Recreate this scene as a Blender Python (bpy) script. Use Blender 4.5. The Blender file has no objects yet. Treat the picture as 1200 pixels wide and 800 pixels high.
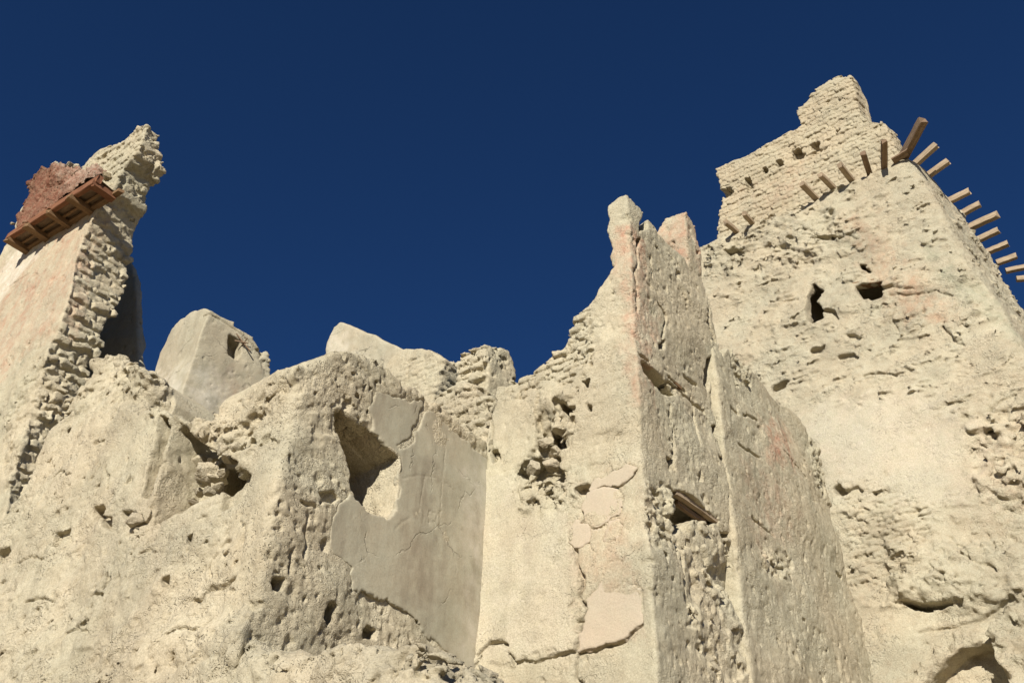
import bpy, bmesh, math, random, time
import numpy as np
from mathutils import Vector, Matrix

T0 = time.time()
random.seed(7)
rng = np.random.default_rng(11)
SC = bpy.context.scene
COL = SC.collection
Q = 1.0                                   # voxel size factor

# ------------------------------------------------------------------ camera model
PITCH = math.radians(40.0)
FPX = 1170.0
CAM = np.array([0.0, 0.0, 1.6])
FW = np.array([0, math.cos(PITCH), math.sin(PITCH)])
UP = np.array([0, -math.sin(PITCH), math.cos(PITCH)])
RT = np.array([1.0, 0, 0])


def ray(px, py):
    return FW + (px - 600) / FPX * RT + (400 - py) / FPX * UP


def hdir(az):
    a = math.radians(az)
    return np.array([math.sin(a), math.cos(a), 0.0])


DL = hdir(-55.0)        # the long faces run this way (to the left and away)
DR = hdir(38.0)         # the cross walls run this way (to the right and away)
NL = np.array([DL[1] * -1, DL[0], 0.0])     # outward normal of the long faces


class Frame:
    """Skewed wall axes: a along DL, b along DR (depth), z height; the corner edge is a = b = 0."""

    def __init__(s, B, alpha=0.0, beta=0.0, dl=DL, dr=DR):
        s.B = np.array(B, float)
        s.dl, s.dr = dl, dr
        s.e = np.array([0, 0, 1.0]) + alpha * dl + beta * dr

    def lean_to(s, px, py):
        a, z = s.L([(px, py)])[0]
        s.e = s.e + a / (z - s.B[2]) * s.dl
        return s

    def _solve(s, px, py, face, off):
        d = ray(px, py)
        if face == 'L':
            M = np.stack([d, -s.dl, -s.e], 1)
            r = s.B + off * s.dr - CAM
        else:
            M = np.stack([d, -s.dr, -s.e], 1)
            r = s.B + off * s.dl - CAM
        t, u, w = np.linalg.solve(M, r)
        return u, w + s.B[2]

    def L(s, pts, off=0.0):
        return [s._solve(x, y, 'L', off) for x, y in pts]

    def R(s, pts, off=0.0):
        return [s._solve(x, y, 'R', off) for x, y in pts]

    def world(s, a, b, z):
        a = np.asarray(a, float)[..., None]
        b = np.asarray(b, float)[..., None]
        z = np.asarray(z, float)[..., None]
        return s.B + (z - s.B[2]) * s.e + a * s.dl + b * s.dr

    def point(s, px, py, face='L', off=0.0):
        u, z = s._solve(px, py, face, off)
        return s.world(u, off, z) if face == 'L' else s.world(off, u, z)


def at_dist(px, py, dist):
    d = ray(px, py)
    return CAM + d * dist / math.hypot(d[0], d[1])


# ------------------------------------------------------------------ noise volume
def make_volume(n, beta, kmin, kmax, seed):
    r = np.random.default_rng(seed)
    w = np.fft.rfftn(r.standard_normal((n, n, n)).astype(np.float32))
    k = np.fft.fftfreq(n) * n
    kz = np.fft.rfftfreq(n) * n
    K = np.sqrt(k[:, None, None] ** 2 + k[None, :, None] ** 2 + kz[None, None, :] ** 2)
    filt = np.where((K >= kmin) & (K <= kmax), np.maximum(K, 1) ** (-beta), 0)
    v = np.fft.irfftn(w * filt, s=(n, n, n)).astype(np.float32)
    v -= v.mean()
    v /= v.std()
    return np.ascontiguousarray(v)


VF = make_volume(128, 2.6, 2, 44, 1).ravel()       # fractal
VB = make_volume(128, 2.25, 4, 40, 2).ravel()       # busier, no large lumps
M7 = 127


def make_blocks(n, g, seed):
    """tiling volume of broken chunks: every cell is a facet with its own height and tilt"""
    r = np.random.default_rng(seed)
    jit = r.random((g, g, g, 3)).astype(np.float32)
    hgt = r.standard_normal((g, g, g)).astype(np.float32) * .75
    grd = r.standard_normal((g, g, g, 3)).astype(np.float32) * .9
    c = n // g
    ax = (np.arange(c) + .5) / c
    out = np.zeros((n, n, n), np.float32)
    L = np.stack(np.meshgrid(ax, ax, ax, indexing='ij'), -1).astype(np.float32)
    offs = [(i, j, k) for i in (-1, 0, 1) for j in (-1, 0, 1) for k in (-1, 0, 1)]
    for i in range(g):
        for j in range(g):
            for k in range(g):
                best = np.full((c, c, c), 9.0, np.float32)
                val = np.zeros((c, c, c), np.float32)
                for o in offs:
                    q = ((i + o[0]) % g, (j + o[1]) % g, (k + o[2]) % g)
                    dv = L - (jit[q] + np.array(o, np.float32))
                    dd = (dv * dv).sum(-1)
                    m = dd < best
                    best = np.where(m, dd, best)
                    val = np.where(m, hgt[q] + dv @ grd[q], val)
                out[i * c:(i + 1) * c, j * c:(j + 1) * c, k * c:(k + 1) * c] = val
    out -= out.mean()
    out /= out.std()
    return out


VC = make_blocks(128, 8, 3).ravel()                # angular chunks


def ns(x, y, z, L, seed=0, vol=None):
    """Trilinear sample of a tiling noise volume; L = metres per tile."""
    vol = VF if vol is None else vol
    f = 128.0 / L
    x = (x * f + seed * 37.7).astype(np.float32)
    y = (y * f + seed * 19.3 + 5).astype(np.float32)
    z = (z * f + seed * 71.1 + 9).astype(np.float32)
    xi = np.floor(x); yi = np.floor(y); zi = np.floor(z)
    fx = x - xi; fy = y - yi; fz = z - zi
    xi = xi.astype(np.int32); yi = yi.astype(np.int32); zi = zi.astype(np.int32)
    x0 = (xi & M7) << 14; x1 = ((xi + 1) & M7) << 14
    y0 = (yi & M7) << 7; y1 = ((yi + 1) & M7) << 7
    z0 = zi & M7; z1 = (zi + 1) & M7
    c00 = vol[x0 + y0 + z0] * (1 - fz) + vol[x0 + y0 + z1] * fz
    c01 = vol[x0 + y1 + z0] * (1 - fz) + vol[x0 + y1 + z1] * fz
    c10 = vol[x1 + y0 + z0] * (1 - fz) + vol[x1 + y0 + z1] * fz
    c11 = vol[x1 + y1 + z0] * (1 - fz) + vol[x1 + y1 + z1] * fz
    c0 = c00 * (1 - fy) + c01 * fy
    c1 = c10 * (1 - fy) + c11 * fy
    return c0 * (1 - fx) + c1 * fx


def sstep(e0, e1, x):
    t = np.clip((x - e0) / (e1 - e0), 0, 1)
    return t * t * (3 - 2 * t)


def smax(a, b, k):
    h = np.clip(0.5 + 0.5 * (a - b) / k, 0, 1)
    return b + (a - b) * h + k * h * (1 - h)


def smin(a, b, k):
    return -smax(-a, -b, k)


def poly2(P):
    P = np.array(P, float)
    A = P
    Bv = np.roll(P, -1, 0)

    def f(x, y):
        x, y = np.broadcast_arrays(x, y)
        best = np.full(x.shape, 1e9)
        ins = np.zeros(x.shape, bool)
        for (ax, ay), (bx, by) in zip(A, Bv):
            ex, ey = bx - ax, by - ay
            wx, wy = x - ax, y - ay
            t = np.clip((wx * ex + wy * ey) / (ex * ex + ey * ey + 1e-12), 0, 1)
            dx, dy = wx - t * ex, wy - t * ey
            best = np.minimum(best, dx * dx + dy * dy)
            if ay != by:
                c = (ay > y) != (by > y)
                ins ^= c & (x < ex * (y - ay) / (by - ay) + ax)
        d = np.sqrt(best)
        return np.where(ins, -d, d)
    P2 = P
    f.lo = P2.min(0)
    f.hi = P2.max(0)
    return f


def line2(P):
    P = np.array(P, float)

    def f(x, y):
        best = np.full(np.shape(x), 1e9)
        for (ax, ay), (bx, by) in zip(P[:-1], P[1:]):
            ex, ey = bx - ax, by - ay
            wx, wy = x - ax, y - ay
            t = np.clip((wx * ex + wy * ey) / (ex * ex + ey * ey + 1e-12), 0, 1)
            dx, dy = wx - t * ex, wy - t * ey
            best = np.minimum(best, dx * dx + dy * dy)
        return np.sqrt(best)
    f.lo = P.min(0)
    f.hi = P.max(0)
    return f


def hash2(i, j, s=0):
    v = np.sin(i * 127.1 + j * 311.7 + s * 74.7) * 43758.5453
    return v - np.floor(v)


def bricks(u, z, bw=0.36, bh=0.155, seed=0, warp=None):
    """mortar 0..1 (1 = in the joint) and a random number per brick"""
    if warp is not None:
        u = u + warp * 0.03
        z = z + warp * 0.02
    j = np.floor(z / bh)
    q = u / bw + 0.5 * (j % 2) + 0.3 * hash2(j, seed)
    i = np.floor(q)
    fu = (q - i) * bw
    fz = z - j * bh
    e = np.minimum(np.minimum(fu, bw - fu), np.minimum(fz, bh - fz))
    m = 1 - sstep(0.002, 0.026, e)
    return m, hash2(i, j, seed)


# ------------------------------------------------------------------ surface nets
CORN = np.array([(i, j, k) for i in (0, 1) for j in (0, 1) for k in (0, 1)])
EDG = [(a, b) for a in range(8) for b in range(a + 1, 8) if np.abs(CORN[a] - CORN[b]).sum() == 1]


def surface(base, detail, lo, hi, h, maxd=0.45):
    lo = np.array(lo, float)
    hi = np.array(hi, float)
    n = np.ceil((hi - lo) / h).astype(int) + 1
    C = 26
    nc = (n + C - 1) // C
    cc = [lo[d] + (np.arange(nc[d]) + 0.5) * C * h for d in range(3)]
    dc = base(cc[0][:, None, None], cc[1][None, :, None], cc[2][None, None, :])
    dc = np.broadcast_to(dc, tuple(nc))
    act = np.argwhere(np.abs(dc) < C * h * 0.87 * 1.12 + maxd * 0.7)
    NY, NZ = int(n[1] + 2 * C), int(n[2] + 2 * C)
    V, G, F = [], [], []
    ar = np.arange(C + 1)
    for ci in act:
        i0 = ci * C
        a = lo[0] + (i0[0] + ar) * h
        b = lo[1] + (i0[1] + ar) * h
        z = lo[2] + (i0[2] + ar) * h
        d = base(a[:, None, None], b[None, :, None], z[None, None, :])
        d = np.array(np.broadcast_to(d, (C + 1,) * 3), dtype=np.float32)
        m = np.abs(d) < maxd
        if not m.any():
            continue
        ii, jj, kk = np.nonzero(m)
        d[m] += detail(a[ii], b[jj], z[kk], d[m]).astype(np.float32)
        s = d < 0
        cnt = np.zeros((C, C, C), np.int8)
        for c in CORN:
            cnt += s[c[0]:c[0] + C, c[1]:c[1] + C, c[2]:c[2] + C]
        cells = np.argwhere((cnt > 0) & (cnt < 8))
        if len(cells) == 0:
            continue
        vals = np.stack([d[cells[:, 0] + c[0], cells[:, 1] + c[1], cells[:, 2] + c[2]] for c in CORN], 1)
        acc = np.zeros((len(cells), 3))
        num = np.zeros(len(cells))
        for p, q in EDG:
            vp, vq = vals[:, p], vals[:, q]
            x = (vp < 0) != (vq < 0)
            t = np.where(x, vp / np.where(x, vp - vq, 1), 0)[:, None]
            acc += np.where(x[:, None], CORN[p] + (CORN[q] - CORN[p]) * t, 0)
            num += x
        pos = lo + (cells + i0 + acc / num[:, None]) * h
        g = cells + i0
        V.append(pos)
        G.append((g[:, 0] + 1) * NY * NZ + (g[:, 1] + 1) * NZ + g[:, 2] + 1)
        st = (NY * NZ, NZ, 1)
        for ax in range(3):
            sh = [slice(0, C)] * 3
            sh[ax] = slice(1, C + 1)
            s0 = s[:C, :C, :C]
            e = np.argwhere(s0 != s[tuple(sh)])
            if len(e) == 0:
                continue
            flip = s0[e[:, 0], e[:, 1], e[:, 2]]
            e = e + i0 + 1
            gi = e[:, 0] * NY * NZ + e[:, 1] * NZ + e[:, 2]
            u, w = [(1, 2), (2, 0), (0, 1)][ax]
            qd = np.stack([gi - st[u] - st[w], gi - st[w], gi, gi - st[u]], 1)
            qd[~flip] = qd[~flip][:, ::-1]
            F.append(qd)
    V = np.concatenate(V)
    G = np.concatenate(G)
    F = np.concatenate(F)
    o = np.argsort(G)
    G, V = G[o], V[o]
    ix = np.clip(np.searchsorted(G, F), 0, len(G) - 1)
    ix = ix[(G[ix] == F).all(1)]
    lab = np.arange(len(V))                        # keep the main body, drop crumbs left hanging in the air
    for _ in range(200):
        m = lab[ix].min(1)
        new = lab.copy()
        for c in range(4):
            np.minimum.at(new, ix[:, c], m)
        new = new[new]
        new = new[new]
        if (new == lab).all():
            break
        lab = new
    cnt = np.bincount(lab[ix[:, 0]], minlength=len(V))
    keep = cnt[lab] >= max(60, cnt.max() * .02)
    ix = ix[keep[ix[:, 0]]]
    used = np.zeros(len(V), bool)
    used[ix.ravel()] = True
    re = np.cumsum(used) - 1
    return V[used], re[ix]


def mesh_from(name, verts, quads, mat, col=None, smooth=True):
    me = bpy.data.meshes.new(name)
    nv, nf = len(verts), len(quads)
    me.vertices.add(nv)
    me.vertices.foreach_set('co', np.ascontiguousarray(verts, np.float32).ravel())
    me.loops.add(nf * 4)
    me.loops.foreach_set('vertex_index', np.ascontiguousarray(quads, np.int32).ravel())
    me.polygons.add(nf)
    me.polygons.foreach_set('loop_start', np.arange(nf, dtype=np.int32) * 4)
    me.update(calc_edges=True)
    me.validate()
    if smooth:
        me.polygons.foreach_set('use_smooth', np.ones(len(me.polygons), bool))
    if col is not None:
        at = me.attributes.new('wear', 'FLOAT_COLOR', 'POINT')
        at.data.foreach_set('color', np.ascontiguousarray(col, np.float32).ravel())
    me.materials.append(mat)
    return me


# ------------------------------------------------------------------ objects and tags
def thing(name, label, cat, loc, group=None):
    o = bpy.data.objects.new(name, None)
    o.empty_display_size = 0.3
    o.location = tuple(loc)
    o['label'] = label
    o['category'] = cat
    if group:
        o['group'] = group
    COL.objects.link(o)
    return o


def tag(o, label, cat, group=None):
    o['label'] = label
    o['category'] = cat
    if group:
        o['group'] = group
    return o


def link(name, me, loc=None, parent=None, label=None):
    o = bpy.data.objects.new(name, me)
    if parent is not None:
        o.parent = parent
    elif loc is not None:
        o.location = tuple(loc)
    if label:
        o['label'] = label
    COL.objects.link(o)
    return o


class Wall:
    """Everything about one piece of masonry: outline(s), thickness, cuts, relief and wear."""

    def __init__(s, fr, zlow, h):
        s.fr, s.zlow, s.h = fr, zlow, h * Q
        s.pl = s.pr = None
        s.tL = s.tR = 0.8
        s.clipA = True
        s.k = 0.12
        s.b0 = 0.0
        s.top_k = 0.10
        s.solid = False
        s.cross = False
        s.cuts = []
        s.reliefs = []
        s.cracks = []
        s.wears = []
        s.amp = 1.0
        s.fdep = .5
        s.streak = 1.0
        s.seed = 1
        s.extra = None
        s.flat = []

    def Lpoly(s, px, off=0.0, close_right=True):
        P = s.fr.L(px, off)
        if close_right:
            P = P + [(-1.2, P[-1][1]), (-1.2, s.zlow), (P[0][0], s.zlow)]
        s.pl = poly2(P)
        return s

    def Rpoly(s, px, off=0.0):
        P = s.fr.R(px, off)
        P = [(-1.2, s.zlow), (-1.2, P[0][1])] + P + [(P[-1][0], s.zlow)]
        s.pr = poly2(P)
        return s

    def cut(s, face, px, depth, rough=0.0, front=0.6):
        P = s.fr.L(px) if face == 'L' else s.fr.R(px)
        s.cuts.append((face, poly2(P), depth, front))
        return s

    def crack(s, face, px, width=0.014, depth=0.1):
        P = s.fr.L(px) if face == 'L' else s.fr.R(px)
        s.cracks.append((face, line2(P), width, depth))
        return s

    def relief(s, face, px, fn, soft=0.15):
        """fn(u, z, w, d, a, b) -> displacement (positive = carve) inside a region"""
        P = s.fr.L(px) if face == 'L' else s.fr.R(px)
        s.reliefs.append((face, poly2(P), fn, soft))
        return s

    def wear(s, face, px, channel, amount=1.0, soft=0.2, breakup=0.5):
        P = s.fr.L(px) if face == 'L' else s.fr.R(px)
        s.wears.append((face, poly2(P), channel, amount, soft, breakup))
        return s

    def smoothen(s, face, px, soft=0.1, keep=0.2, carve=0.0):
        P = s.fr.L(px) if face == 'L' else s.fr.R(px)
        s.flat.append((face, poly2(P), soft, keep, carve))
        return s

    def base(s, a, b, z):
        bb = b - s.b0
        core = -bb
        if s.clipA:
            core = smax(-a, -bb, s.k)
        d = None
        if s.pl is not None and s.pr is not None and s.solid:
            d = smax(np.maximum(s.pl(a, z), s.pr(b, z)), core, s.top_k)
            d = np.maximum(d, np.maximum(bb - s.tL, a - s.aMax))
        else:
            if s.pl is not None:
                d = smax(s.pl(a, z), np.maximum(core, bb - s.tL), s.top_k)
            if s.pr is not None:
                d2 = smax(s.pr(b, z), np.maximum(core if s.clipA else -a, a - s.tR), s.top_k)
                if s.cross:
                    d2 = np.maximum(d2, s.pl(a, z))
                d = d2 if d is None else np.minimum(d, d2)
        if s.extra is not None:
            d = s.extra(d, a, b, z)
        for face, pf, dep, front in s.cuts:
            if face == 'L':
                c = np.maximum(pf(a, z), np.maximum(b - dep, -b - front))
            else:
                c = np.maximum(pf(b, z), np.maximum(a - dep, -a - front))
            d = smax(d, -c, 0.03)
        return d

    def facing(s, a, b):
        if s.pr is None:
            return np.ones_like(a)
        if s.pl is None or not s.clipA:
            return np.zeros_like(a)
        return sstep(-0.06, 0.06, a - (b - s.b0))

    def _sel(s, pf, u, z, pad):
        return (u > pf.lo[0] - pad) & (u < pf.hi[0] + pad) & (z > pf.lo[1] - pad) & (z < pf.hi[1] + pad)

    def detail(s, a, b, z, d):
        if s.clipA:
            front = ((b - s.b0 < s.fdep) if s.pl is not None else False) | ((a < s.fdep) if s.pr is not None else False)
        else:
            front = b - s.b0 < max(s.fdep, s.tL + .2)
        out = np.zeros(len(a))
        if front.any():
            out[front] = s._detail(a[front], b[front], z[front], d[front])
        return out

    def _detail(s, a, b, z, d):
        fL = s.facing(a, b)
        sd = s.seed
        big = ns(a, b, z, 6.5, sd)
        med = ns(a * 1.07 + b * .3, b - a * .2, z * 0.9, 1.9, sd + 3, VB)
        out = big * 0.030
        patch = sstep(-.3, .8, ns(a + 3, b, z, 4.2, sd + 11))
        n3 = ns(a + .2 * z, b - .1 * z, z, 2.4, sd + 5)
        chip = ns(a + med * .02, b, z * .8 + med * .02, 1.25, sd + 6, VC)
        pit = np.clip(ns(a, b, z * .8, 1.7, sd + 7, VB) - 1.45, 0, 2)
        loc = n3 * .007 + med * .0030 + patch * np.clip(chip - .8, 0, 1.1) * .018 + pit * (.03 + .04 * patch)
        fine = ns(a, b, z, .52, sd + 14, VC)
        f2 = ns(a, b, z * .8, .85, sd + 15, VB)
        loc = loc + np.clip(f2 - 1.5, 0, 1) * .045 * (.2 + patch)
        loc = loc + fine * (.0016 + .0028 * (1 - fL))
        if s.streak:
            st = ns(a, b, z * 0.7, .9, sd + 8, VB)
            ck = ns(a + med * .02, b, z * .8, .62, sd + 9, VC)
            loc = loc + (1 - fL) * s.streak * (st * 0.002 + np.clip(st - 1.3, 0, 2) * 0.04 + np.clip(ck - .4, 0, 1.2) * .007 * (.3 + patch))
        loc = loc * s.amp
        for face, pf, soft, keep, carve in s.flat:
            u = a if face == 'L' else b
            q = s._sel(pf, u, z, soft)
            if q.any():
                m = np.zeros_like(a)
                m[q] = sstep(soft * .5, -soft * .5, pf(u[q], z[q]) + med[q] * .02)
                m = m * (fL if face == 'L' else (1 - fL))
                loc = loc * (1 - m * (1 - keep)) + m * carve
                out = out * (1 - .5 * m)
        out = out + loc
        for face, pf, fn, soft in s.reliefs:
            u = a if face == 'L' else b
            q = s._sel(pf, u, z, soft)
            if q.any():
                m = sstep(soft * .5, -soft * .5, pf(u[q], z[q]) + med[q] * .04)
                if s.clipA and s.pr is not None and s.pl is not None:
                    m = m * (fL[q] if face == 'L' else 1 - fL[q])
                out[q] += m * fn(u[q], z[q], med[q], d[q], a[q], b[q])
        for face, lf, wd, dep in s.cracks:
            u = a if face == 'L' else b
            q = s._sel(lf, u, z, 0.15)
            if face == 'L':
                q &= (b < s.b0 + .3)
            else:
                q &= (a < .3)
            if q.any():
                r = lf(u[q] + med[q] * .012, z[q] + med[q] * -.012)
                w2 = wd * (1 + .35 * big[q])
                out[q] += dep * sstep(w2 + s.h * .75, w2 * .4, r)
        for face, pf, dep, frontd in s.cuts:
            u, n = (a, b) if face == 'L' else (b, a)
            q = s._sel(pf, u, z, .1) & (n < dep + .2)
            if q.any():
                c = np.maximum(pf(u[q], z[q]) + med[q] * .010, np.maximum(n[q] - dep, -n[q] - frontd) + med[q] * .02)
                out[q] = np.maximum(d[q] + out[q], -c) - d[q]
        return out

    def wearcol(s, a, b, z):
        c = np.zeros((len(a), 4), np.float32)
        n1 = ns(a, b, z, 2.2, s.seed + 21, VB)
        for face, pf, ch, am, soft, br in s.wears:
            u = a if face == 'L' else b
            q = s._sel(pf, u, z, soft)
            if face == 'L':
                q &= b < s.b0 + 0.5
            else:
                q &= a < 0.5
            if q.any():
                m = sstep(soft, -soft, pf(u[q], z[q]) + n1[q] * soft * br)
                c[q, ch] = np.maximum(c[q, ch], m * am * (1 + .25 * br * n1[q]))
        return np.clip(c, 0, 1)

    def build(s, name, mat, origin, parent=None, label=None):
        lo = np.array([1e9, 1e9, s.zlow])
        hi = np.array([-1e9, -1e9, -1e9])
        if s.pl is not None:
            lo[0] = min(lo[0], (0 if s.clipA else s.pl.lo[0]) - .5); hi[0] = max(hi[0], s.pl.hi[0] + .4)
            lo[1] = min(lo[1], s.b0 - .5); hi[1] = max(hi[1], s.b0 + s.tL + .4)
            hi[2] = max(hi[2], s.pl.hi[1] + .4)
        if s.pr is not None:
            lo[1] = min(lo[1], s.b0 - .5); hi[1] = max(hi[1], s.pr.hi[0] + .4)
            lo[0] = min(lo[0], -.5); hi[0] = max(hi[0], s.tR + .4)
            hi[2] = max(hi[2], s.pr.hi[1] + .4)
        if s.solid:
            hi[0] = min(hi[0], s.aMax + .4); hi[1] = min(hi[1], s.b0 + s.tL + .4)
        V, F = surface(s.base, s.detail, lo, hi, s.h)
        W = s.fr.world(V[:, 0], V[:, 1], V[:, 2]) - np.asarray(origin)
        if np.linalg.det(np.stack([s.fr.dl, s.fr.dr, s.fr.e])) < 0:
            F = F[:, ::-1]
        me = mesh_from(name, W, F, mat, s.wearcol(V[:, 0], V[:, 1], V[:, 2]))
        print(name, len(V), 'verts', round(time.time() - T0, 1), 's')
        return link(name, me, origin, parent, label)


def shell(fr, face, px, thick, mat, name, origin, parent, h, seed=0, label=None, inner=0.07, cuts=(), cracks=(), rag=0.025, amp=.0025, wears=()):
    """A coat of plaster over one face of a wall: a thin solid with a ragged outline."""
    h = h * Q
    P = fr.L(px) if face == 'L' else fr.R(px)
    pf = poly2(P)
    hs = [poly2(fr.L(c) if face == 'L' else fr.R(c)) for c in cuts]
    cs = [(line2(fr.L(c) if face == 'L' else fr.R(c)), w) for c, w in cracks]

    def base(a, b, z):
        u, n = (a, b) if face == 'L' else (b, a)
        d = smax(pf(u, z), np.maximum(-n - thick, n - inner), 0.012)
        for q in hs:
            d = np.maximum(d, -q(u, z))
        return d

    def detail(a, b, z, d):
        u, n = (a, b) if face == 'L' else (b, a)
        rg = ns(a, b, z, .8, seed + 4, VC) * rag * .45 + ns(a, b, z, 1.5, seed + 5, VB) * rag * .5
        nd = smax(pf(u, z) + rg, np.maximum(-n - thick, n - inner), 0.010)
        for q in hs:
            nd = np.maximum(nd, -q(u, z))
        out = nd - d + ns(a, b, z, 5, seed) * .008 + ns(a, b, z, 2.2, seed + 2) * amp
        for lf, w in cs:
            r = lf(u + ns(a, b, z, 1.3, seed + 9, VB) * .012, z)
            out = out + (.12 if w > .01 else .007) * sstep(w + h * .8, w * .4, r)
        return out
    lo = [pf.lo[0] - .15, -thick - .12, pf.lo[1] - .15]
    hi = [pf.hi[0] + .15, inner + .1, pf.hi[1] + .15]
    if face == 'R':
        lo = [lo[1], lo[0], lo[2]]
        hi = [hi[1], hi[0], hi[2]]
    V, F = surface(base, detail, lo, hi, h, maxd=.2)
    W = fr.world(V[:, 0], V[:, 1], V[:, 2]) - np.asarray(origin)
    if np.linalg.det(np.stack([fr.dl, fr.dr, fr.e])) < 0:
        F = F[:, ::-1]
    col = np.zeros((len(V), 4), np.float32)
    u = V[:, 0] if face == 'L' else V[:, 1]
    n1 = ns(V[:, 0], V[:, 1], V[:, 2], 2.2, seed + 31, VB)
    for wpx, ch, am, soft in wears:
        wf = poly2(fr.L(wpx) if face == 'L' else fr.R(wpx))
        col[:, ch] = np.maximum(col[:, ch], am * sstep(soft, -soft, wf(u, V[:, 2]) + n1 * soft * .5))
    me = mesh_from(name, W, F, mat, col)
    return link(name, me, origin, parent, label)


# ------------------------------------------------------------------ materials
def new_mat(name):
    m = bpy.data.materials.new(name)
    m.use_nodes = True
    nt = m.node_tree
    nt.nodes.clear()
    return m, nt.nodes, nt.links


def ramp(nodes, links, src, p0, p1, c0=(0, 0, 0, 1), c1=(1, 1, 1, 1)):
    r = nodes.new('ShaderNodeValToRGB')
    r.color_ramp.elements[0].position = p0
    r.color_ramp.elements[1].position = p1
    r.color_ramp.elements[0].color = c0
    r.color_ramp.elements[1].color = c1
    links.new(src, r.inputs[0])
    return r.outputs[0]


def noise(nodes, links, vec, scale, detail=4, rough=.6, dist=0.0):
    n = nodes.new('ShaderNodeTexNoise')
    n.inputs['Scale'].default_value = scale
    n.inputs['Detail'].default_value = detail
    n.inputs['Roughness'].default_value = rough
    n.inputs['Distortion'].default_value = dist
    links.new(vec, n.inputs['Vector'])
    return n.outputs['Fac']


def mixc(nodes, links, fac, a, b, mode='MIX'):
    m = nodes.new('ShaderNodeMix')
    m.data_type = 'RGBA'
    m.blend_type = mode
    for s, v in ((m.inputs[0], fac), (m.inputs[6], a), (m.inputs[7], b)):
        if isinstance(v, (int, float, tuple)):
            s.default_value = v
        else:
            links.new(v, s)
    return m.outputs[2]


def mathn(nodes, links, op, a, b=None, clamp=False):
    m = nodes.new('ShaderNodeMath')
    m.operation = op
    m.use_clamp = clamp
    for s, v in ((m.inputs[0], a), (m.inputs[1], b)):
        if v is None:
            continue
        if isinstance(v, (int, float)):
            s.default_value = v
        else:
            links.new(v, s)
    return m.outputs[0]


PINK = (.46, .245, .17, 1)


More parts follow.
